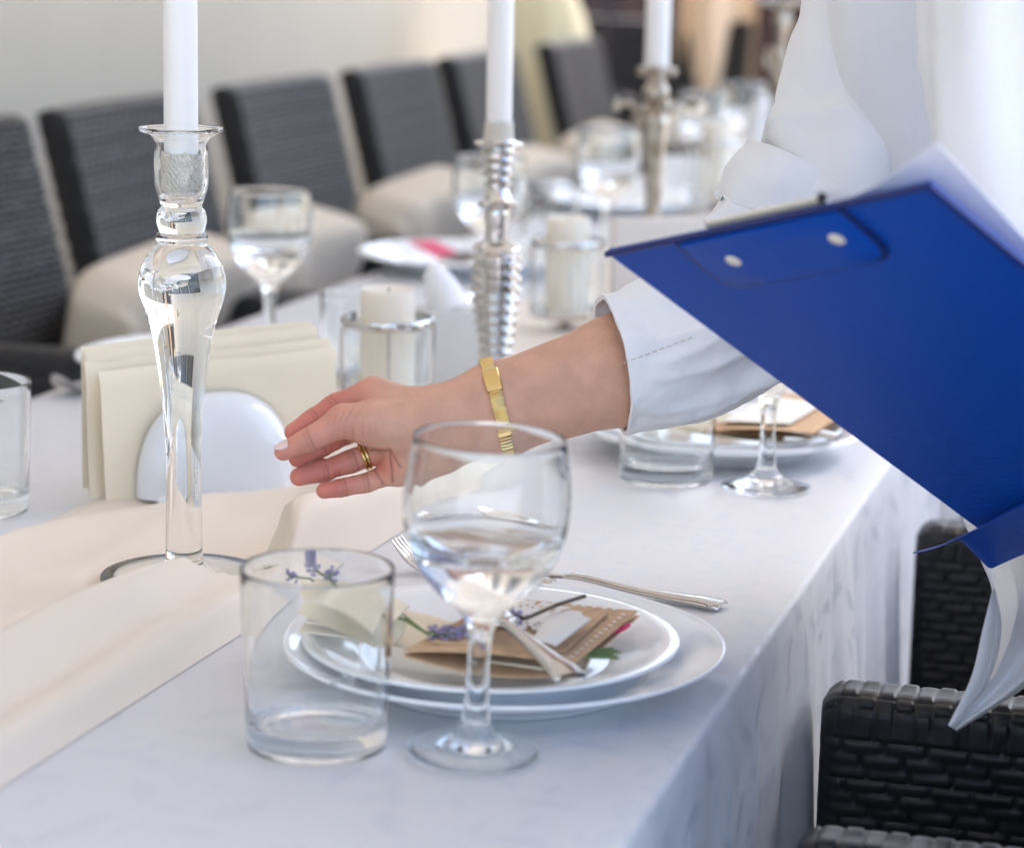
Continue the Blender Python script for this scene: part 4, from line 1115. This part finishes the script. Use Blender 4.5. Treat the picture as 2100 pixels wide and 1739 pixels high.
# thumb nail
ta = J['t3'] - J['t2']; ta /= np.linalg.norm(ta)
tn = _up * .86 - _fw * .50; tn -= ta * (tn @ ta); tn /= np.linalg.norm(tn); tsd = np.cross(ta, tn)
def nail(u_, v_):
    s = u_; w_ = (v_ - .5) * 2
    ww = .0064 * (1 - .55 * s ** 5) * min(1, (s * 6 + .45)); an = w_ * .80 * min(1, s * 5 + .55) * (1 - .35 * s ** 4)
    r_ = .0069 - .0004 * s
    c_ = J['t3'] + ta * (-.0060 + .0102 * s)
    return c_ + tn * (r_ * math.cos(an) + .0002) + tsd * r_ * math.sin(an) * ww / .0064
nl = MB().add(*slab(nail, 14, 14, lambda u_, v_: -tn * .0006)).build("fingernail", M_nail, None, 180); world_child(nl)

# legs
tr = MB()
for s in (-1, 1):
    tr.add(*tube([(.13, 1.56 + s * .085, .96), (.14, 1.56 + s * .085, .5), (.16, 1.56 + s * .085, .09)], [.07, .075, .06], 24))
world_child(tr.build("trousers", M_dark_cloth, None, 60))
for s in (-1, 1):
    v, f = lathe(spline([(0, 0), (.045, 0), (.05, .01), (.048, .05), (.03, .09), (0, .095)], 4), 24, 2.2, 1)
    world_child(MB().add([(x + .11, y_ + 1.56 + s * .085, z) for x, y_, z in v], f).build("shoe", M_black, None, 60))

# ------------------------------------------------------------------ shirt
def loft(cpts, rads, nseg, nring, fold=None, start_up=None):
    """tube along cpts; rads = (across the picture, in depth); fold(s, angle) = extra radius"""
    C0 = spline(cpts, max(2, nring // max(1, len(cpts) - 1)))
    tt_ = np.linspace(0, len(rads) - 1, len(C0)); rr_ = np.array(rads, float)
    R0 = np.stack([np.interp(tt_, np.arange(len(rads)), rr_[:, i]) for i in (0, 1)], 1)
    R0[1:-1] = (R0[:-2] + 2 * R0[1:-1] + R0[2:]) / 4
    v = []; f = []; n = len(C0)
    for i in range(n):
        t_ = C0[min(i + 1, n - 1)] - C0[max(i - 1, 0)]; t_ = t_ / np.linalg.norm(t_)
        b_ = _fw - t_ * (_fw @ t_); b_ /= np.linalg.norm(b_); a_ = np.cross(t_, b_)
        for k in range(nseg):
            an = 2 * PI * k / nseg; e2 = fold(i / (n - 1), an) if fold else 0
            v.append(C0[i] + a_ * math.cos(an) * (R0[i][0] + e2) + b_ * math.sin(an) * (R0[i][1] + e2))
    for i in range(n - 1):
        for k in range(nseg):
            q_ = i * nseg + k; q2 = i * nseg + (k + 1) % nseg; f.append((q_, q2, q2 + nseg, q_ + nseg))
    return v, f
# reaching sleeve (upper arm)
SC = [D(1880, -380, 1.78), D(1830, -150, 1.76), D(1790, 60, 1.745), D(1762, 240, 1.74), D(1722, 350, 1.74), D(1672, 450, 1.745), D(1610, 560, 1.75)]
SR = [(.075, .06), (.060, .055), (.0520, .048), (.0560, .048), (.0570, .048), (.054, .046), (.048, .044)]
def crest(x, p=1.6): return (1 - abs(math.sin(x / 2))) ** p
def fold1(s, an):
    return (.0035 * math.sin(3 * an + 9 * s) + .002 * math.sin(5 * an - 17 * s + 1) + .0036 * crest(2 * an + 21 * s + .8 * math.sin(9 * s)) * (.35 + s) * (s < .97)
            + .0050 * crest(3 * an - 13 * s + 2) * math.exp(-((s - .35) / .22) ** 2) - .0045 * crest(an * 1 + 30 * s) * math.exp(-((s - .42) / .12) ** 2))
sl = MB().add(*loft(SC, SR, 96, 90, fold1))
# torso hanging forward
def fold2(s, an): return .006 * math.sin(6 * an + 2.5 * s + .9 * math.sin(5 * s)) + .002 * math.sin(13 * an - 3 * s + math.sin(4 * s))
sl.add(*loft(tc_, tr_, 160, 70, fold2))
# near sleeve (the arm that holds the board)
def fold3(s, an): return .0030 * math.sin(5 * an + 3 * s) + .0016 * math.sin(9 * an + 5 * s + math.sin(6 * s)) + .003 * math.sin(2 * an - 9 * s)
sl.add(*loft(nc_, nr_, 128, 80, fold3))
# forearm part of that sleeve, outside the picture
sl.add(*loft([D(2385, 700, 1.46), D(2430, 820, 1.45), lh + cu_n * .16, lh + cu_n * .10], [(.062, .055), (.06, .055), (.05, .045), (.045, .04)], 48, 30, fold1))
shirt = sl.build("shirt", M_shirt, None, 180); world_child(shirt)
so = shirt.modifiers.new("cloth_thickness", 'SOLIDIFY'); so.thickness = .0014; so.offset = -1
ctex = bpy.data.textures.new("crumple", 'CLOUDS'); ctex.noise_scale = .20; ctex.noise_depth = 3
ctex2 = bpy.data.textures.new("fine_crumple", 'CLOUDS'); ctex2.noise_scale = .035; ctex2.noise_depth = 2
def crumple(o, tex, st):
    m_ = o.modifiers.new("crumple", 'DISPLACE'); m_.texture = tex; m_.texture_coords = 'LOCAL'; m_.strength = st; m_.mid_level = .5
crumple(shirt, ctex, .010); crumple(shirt, ctex2, .002)
# hanging shirt tail
TLf = spline([(1950, 940), (1966, 1030), (1985, 1088), (2012, 1150), (2036, 1215), (2032, 1290), (2006, 1390), (1946, 1484)], 5)
TRt = spline([(2210, 940), (2230, 1030), (2240, 1100), (2240, 1190), (2220, 1280), (2165, 1355), (2085, 1422), (1964, 1497)], 5)
def tail(u_, v_):
    k = v_ * (len(TLf) - 1); i = min(int(k), len(TLf) - 2); q_ = k - i
    a_ = TLf[i] * (1 - q_) + TLf[i + 1] * q_; b_ = TRt[i] * (1 - q_) + TRt[i + 1] * q_
    p_ = a_ * (1 - u_) + b_ * u_
    cr = max(0, v_ - .52) * .24
    dpt = 1.635 + .24 * (1 - v_) ** 1.5 + .018 * math.sin(u_ * 5.0 + 1.2 * v_) + (.030 * math.exp(-(u_ / .10) ** 2) if v_ > .5 else .030 * math.exp(-(u_ / .10) ** 2) * v_ * 2) + .006 * math.sin(u_ * 13) - .022 * crest(8 * (u_ - .22 - .1 * v_), 2) * (u_ < .9) * max(0, min(1, (v_ - .38) * 4))
    return D(p_[0], p_[1], dpt)
tl = MB().add(*slab(tail, 70, 60, lambda u_, v_: _fw * .0013)).build("shirt_tail", M_shirt, None, 60)
tl.parent = shirt
HL = spline([(2037, 1206), (2016, 1290), (1992, 1390), (1945, 1487)], 8); HR = spline([(2041, 1208), (2054, 1290), (2030, 1392), (1963, 1499)], 8)
def hemf(u_, v_):
    k = v_ * (len(HL) - 1); i = min(int(k), len(HL) - 2); q_ = k - i
    p_ = (HL[i] * (1 - q_) + HL[i + 1] * q_) * (1 - u_) + (HR[i] * (1 - q_) + HR[i + 1] * q_) * u_
    return D(p_[0], p_[1], 1.618 + .010 * (1 - v_) + .016 * u_ - .004 * math.sin(PI * u_))
hm = MB().add(*slab(hemf, 10, 40, lambda u_, v_: _fw * .0013)).build("hem", M_shirt, None, 60); hm.parent = shirt
hs_ = MB()
for i in range(34): hs_.add(*tube([np.array(hemf(.72, i / 34)) - _fw * .0004, np.array(hemf(.72, (i + .65) / 34)) - _fw * .0004], .00035, 5))
hs_o = hs_.build("stitching", M_shirt, None); hs_o.parent = shirt; hs_o["kind"] = "stuff"
# rolled cuff
CC = [D(1690, 372, 1.742), D(1662, 425, 1.742), D(1630, 500, 1.745), D(1556, 610, 1.738), D(1424, 698, 1.722), D(1326, 734, 1.716), D(1256, 748, 1.712)]
CR = [(.0560, .050), (.0635, .056), (.0630, .056), (.0590, .055), (.0525, .052), (.0497, .050), (.0490, .049)]
def fold4(s, an):
    k = max(0, 1 - abs(s - .55) / .42)
    return k * (.0040 * math.sin(5 * an + 4 * s) + .0085 * (crest(6 * an - 5 * s + .7 * math.sin(8 * s)) - .4) + .0045 * (crest(11 * an + 7 * s + 1) - .4)) + .0012 * math.sin(3 * an + 20 * s) + .0014 * math.sin(7 * an + 2) * s + (.004 * math.sin(2 * an + 1) * (1 - s))
cv_m, cf_m = loft(CC, CR, 144, 110, fold4)
cuff = MB().add(cv_m, cf_m).build("sleeve_cuff", M_shirt, None, 180); cuff.parent = shirt
crumple(cuff, ctex2, .007)
so = cuff.modifiers.new("cloth_thickness", 'SOLIDIFY'); so.thickness = .0032; so.offset = -1
bv_ = cuff.modifiers.new("soft_edge", 'BEVEL'); bv_.width = .0012; bv_.segments = 2; bv_.angle_limit = R(50); bv_.limit_method = 'ANGLE'
# stitched seam across the cuff
M_seam = mat("seam_thread", (.50, .47, .43), .9)
sm_ = MB()
for k in range(30):
    if k % 3 == 2: continue
    pts = []
    for q_ in (0, .8):
        s_ = (k + q_) / 30
        x_, y_ = 1280 + 145 * s_, 744 - 54 * s_
        tgt = _ray(x_, y_)
        # nearest cuff vertex to that line of sight
        arr = np.array(cv_m) - _C; dp_ = arr @ _fw; ex = (arr / dp_[:, None] - tgt); q2 = (ex ** 2).sum(1) + (dp_ > 1.712) * 1
        vtx = np.array(cv_m)[int(np.argmin(q2))]
        pts.append(_C + tgt * ((vtx - _C) @ _fw - .0008))
    sm_.add(*tube(pts, .0004, 5))
sx_ = sm_.build("stitching", M_seam, None); sx_.parent = shirt; sx_["kind"] = "stuff"

# ------------------------------------------------------------------ jewellery
def hug(axis_pt, axis, up0, n=72, off=.0008, r0=.004, r1=.06):
    axis = axis / np.linalg.norm(axis); a_ = up0 - axis * (up0 @ axis); a_ /= np.linalg.norm(a_); b_ = np.cross(axis, a_); out = []
    for k in range(n):
        an = 2 * PI * k / n; dr = a_ * math.cos(an) + b_ * math.sin(an)
        ts = np.linspace(r0, r1, 240); d = sdf_arm(axis_pt + ts[:, None] * dr)
        i = int(np.argmax(d > 0)); out.append((axis_pt + dr * (ts[i] + off), dr))
    return out, axis
bo, bax = hug(D(1019, 838, HD + .004), (D(980, 847.5, HD + .003) - D(1060, 828, HD + .005)), sideF)
wbr = .0046
br = thing("bracelet", "gold mesh watch strap with a clasp round the bare wrist", "bracelet", (0, 0, 0))
def band(u_, v_):
    k = int(round(u_ * 72)) % 72; p_, dr = bo[k]
    return p_ + bax * (v_ - .5) * 2 * wbr + dr * (.0008 * math.sin(PI * v_) ** .5 + .00022 * math.sin(u_ * 2 * PI * 72 * 2.5))
def bandw(n=360):
    v = []; f = []
    prof = [(-1, 0), (-.96, .0011), (-.6, .0015), (-.2, .0016), (.2, .0016), (.6, .0015), (.96, .0011), (1, 0), (.9, -.0004), (-.9, -.0004)]
    for i in range(n):
        q_ = i / n * 72; k = int(q_); fr = q_ - k
        p_ = bo[k][0] * (1 - fr) + bo[(k + 1) % 72][0] * fr; dr = bo[k][1] * (1 - fr) + bo[(k + 1) % 72][1] * fr
        rip = .0006 * (i % 4 < 2)
        v += [p_ + bax * wbr * x + dr * (h_ + (rip if h_ > .001 else 0)) for x, h_ in prof]
    m = len(prof)
    for i in range(n):
        for j in range(m):
            a_ = i * m + j; b_ = i * m + (j + 1) % m; c_ = ((i + 1) % n) * m
            f.append((a_, b_, c_ + (j + 1) % m, c_ + j))
    return v, f
MB().add(*bandw()).build("mesh_band", M_gold, br, 30)
def clasp(k0, k1, w_, h_, name):
    v = []; m = 0
    ks = np.linspace(k0, k1, 9); prof = [(-1, .0004), (-1, h_ * .8), (-.9, h_), (.9, h_), (1, h_ * .8), (1, .0004)]
    for q_ in ks:
        k = int(math.floor(q_)); fr = q_ - k
        p_ = bo[k % 72][0] * (1 - fr) + bo[(k + 1) % 72][0] * fr; dr = bo[k % 72][1]
        v += [p_ + bax * w_ * x + dr * h2 for x, h2 in prof]
    m = len(prof); f = []
    for i in range(8):
        for j in range(m - 1): f.append((i * m + j, i * m + j + 1, (i + 1) * m + j + 1, (i + 1) * m + j))
    f += [tuple(range(m)), tuple(range(9 * m - 1, 8 * m - 1, -1))]
    MB().add(v, f).build(name, M_gold, br, 30)
# find the ring sample that faces the camera nearest to a pixel row
def ksample(yv):
    best = None
    for k in range(72):
        p_, dr = bo[k]
        if dr @ _fw > .05: continue
        rl_ = p_ - _C; py = CY - FPX * (rl_ @ _up) / (rl_ @ _fw)
        if best is None or abs(py - yv) < best[0]: best = (abs(py - yv), k)
    return best[1]
ka, kb = ksample(762), ksample(806)
if ka > kb: ka, kb = kb, ka
if kb - ka > 36: ka, kb = kb, ka + 72
clasp(ka, kb, .0056, .0030, "clasp")
ka, kb = ksample(885), ksample(893)
if ka > kb: ka, kb = kb, ka
if kb > ka: clasp(ka, kb + .3, .0052, .0026, "keeper")
ra = J['r1'] - J['r0']; rp_ = J['r0'] + ra * .66
ro, rax = hug(rp_, ra, sideF, 48, .0001, .003, .02)
rg = thing("ring", "double gold ring on the ring finger of the outstretched hand", "ring", (0, 0, 0))
for s in (-1, 1):
    v = []; f = []; m = 10
    for i in range(48):
        p_, dr = ro[i]
        for j in range(m):
            an = 2 * PI * j / m; v.append(p_ + rax * (s * .0013 + .0012 * math.cos(an)) + dr * (.0005 + .0011 * math.sin(an)))
    for i in range(48):
        for j in range(m): f.append((i * m + j, i * m + (j + 1) % m, ((i + 1) % 48) * m + (j + 1) % m, ((i + 1) % 48) * m + j))
    MB().add(v, f).build("band", M_gold, rg, 180)

# ------------------------------------------------------------------ blue folder with clip
fd_ = thing("clipboard", "blue vinyl folder clipboard with two rivets held in front of the white shirt", "clipboard", (0, 0, 0))
def CBs(u_, v_, n_=0.0): return CB(u_, v_, n_ + .0012 * math.sin(3 * u_) * math.sin(2 * v_ + 1))
def bd(u_, v_): return CBs(u_, v_)
MB().add(*slab(bd, 24, 32, lambda u_, v_: -cn * .0034)).build("cover", M_blue, fd_, 40)
MB_ = Matrix((( cu_n[0], cv_n[0], cn[0], CLIP_L[0]), (cu_n[1], cv_n[1], cn[1], CLIP_L[1]), (cu_n[2], cv_n[2], cn[2], CLIP_L[2]), (0, 0, 0, 1)))
board_ = [o for o in bpy.data.objects if o.parent == fd_][0]
board_.data.transform(MB_.inverted()); board_.matrix_local = MB_
# welded edge seams
for (a_, b_) in (((0.0, .0), (1.0, .0)), ((1.0, .0), (1.0, 1.0))):
    pts = [CB(a_[0] + (b_[0] - a_[0]) * i / 20, a_[1] + (b_[1] - a_[1]) * i / 20, .0006) for i in range(21)]
    MB().add(*tube(pts, .0022, 10)).build("edge_trim", M_blue_in, fd_, 60)
# raised rivet plate under the vinyl
def plate_outline():
    px_ = [(1392, 492), (1424, 522), (1462, 556), (1500, 574), (1530, 577), (1600, 564), (1700, 543), (1790, 526), (1812, 518), (1812, 502), (1790, 478), (1745, 440), (1716, 416)]
    return [CBpx(*q_) for q_ in px_]
po_ = plate_outline()
ring_ = [np.array(q_) for q_ in spline(po_, 4)]
ctr_ = np.mean(ring_, axis=0)
pm = MB(); lay = []
for (sc_, h_) in ((1.0, .0004), (.985, .0030), (.955, .0040), (.5, .0042)):
    base = len(pm.v)
    for q_ in ring_:
        uv = ctr_ + (q_ - ctr_) * sc_; uv[1] = max(uv[1], .006); pm.v.append(tuple(CBs(uv[0], uv[1], h_)))
    lay.append(base)
m = len(ring_)
for a_, b_ in zip(lay, lay[1:]):
    for i in range(m): pm.f.append((a_ + i, a_ + (i + 1) % m, b_ + (i + 1) % m, b_ + i))
pm.f.append(tuple(lay[-1] + i for i in range(m)))
pm.build("rivet_plate", M_blue, fd_, 60)
for i in range(1):
    pts = [CBs(max(0, q_[0]), max(.004, q_[1]), .0003) for q_ in ring_]
    MB().add(*tube(pts, .0028, 8)).build("groove_shadow", M_blue_in, fd_, 60)  # dark blue tube stands in for the shadow round the plate
for (x_, y_) in ((1510, 520), (1722, 475)):
    uv = CBpx(x_, y_); c_ = CBs(uv[0], uv[1], .0042); v = []; f = []
    prof = [(0, .0016), (.0028, .0014), (.0046, .0008), (.0052, 0)]
    lv, lf = lathe(prof, 24)
    MB().add([c_ + cu_n * x + cv_n * y2 + cn * z for x, y2, z in lv], lf).build("rivet", M_plate, fd_, 180)
# clip and papers on the far side
def slabbox(u0, u1, v0, v1, n0, n1):
    c8 = [CB(u_, v_, n_) for n_ in (n0, n1) for v_ in (v0, v1) for u_ in (u0, u1)]
    return c8, [(0, 1, 3, 2), (4, 6, 7, 5), (0, 4, 5, 1), (2, 3, 7, 6), (0, 2, 6, 4), (1, 5, 7, 3)]
MB().add(*slabbox(.335, .70, -.0075, .05, -.0064, -.0040)).build("clip", M_plate, fd_, None)
c_ = CB(.702, -.006, -.005)
lv, lf = lathe([(0, .003), (.0025, .002), (.003, 0), (.0025, -.002), (0, -.003)], 14)
MB().add([c_ + cu_n * x + cv_n * y2 + cn * z for x, y2, z in lv], lf).build("hinge_pin", M_black, fd_, 180)
ps_ = thing("paper_sheet", "white paper sheet clipped behind the blue folder, corner showing at the top", "paper", (0, 0, 0))
def CBoff(x, y, n_):
    r_ = _ray(x, y); t_ = ((CLIP_L + cn * n_ - _C) @ cn) / (r_ @ cn); return _C + r_ * t_
PQ = [CBoff(1440, 545, -.009), CBoff(1905, 332, -.011), CBoff(2380, 790, -.012), CBoff(1990, 1010, -.009)]
def pap(u_, v_):
    return (PQ[0] * (1 - u_) + PQ[1] * u_) * (1 - v_) + (PQ[3] * (1 - u_) + PQ[2] * u_) * v_ - cn * .012 * max(0, u_ - .8) * 5 * (1 - v_)
MB().add(*slab(pap, 24, 24, lambda u_, v_: -cn * .0006)).build("sheet", M_sheet, ps_, 60)
# second cover: narrow flap curling past the lower left edge
flp = spline([(1880, 1112), (1925, 1089), (1966, 1067), (2030, 1040), (2100, 1013), (2240, 962)], 6)
def flap(u_, v_):
    k = u_ * (len(flp) - 1); i = min(int(k), len(flp) - 2); q_ = flp[i] * (1 - (k - i)) + flp[i + 1] * (k - i)
    w_ = 3 + 10 * min(1, u_ * 3) + 92 * max(0, min(1, (q_[0] - 1972) / 62))
    x_, y_ = q_[0] + 4 * v_, q_[1] + w_ * v_
    uv = CBpx(x_, y_); return CB(uv[0], uv[1], .006 + .010 * math.sin(PI * min(1, u_ + .1)) * (1 - v_ * .6))
MB().add(*slab(flap, 40, 8, lambda u_, v_: -cn * .0012)).build("pocket_flap", M_blue, fd_, 60)
print("TOTAL OBJECTS", len(bpy.data.objects))
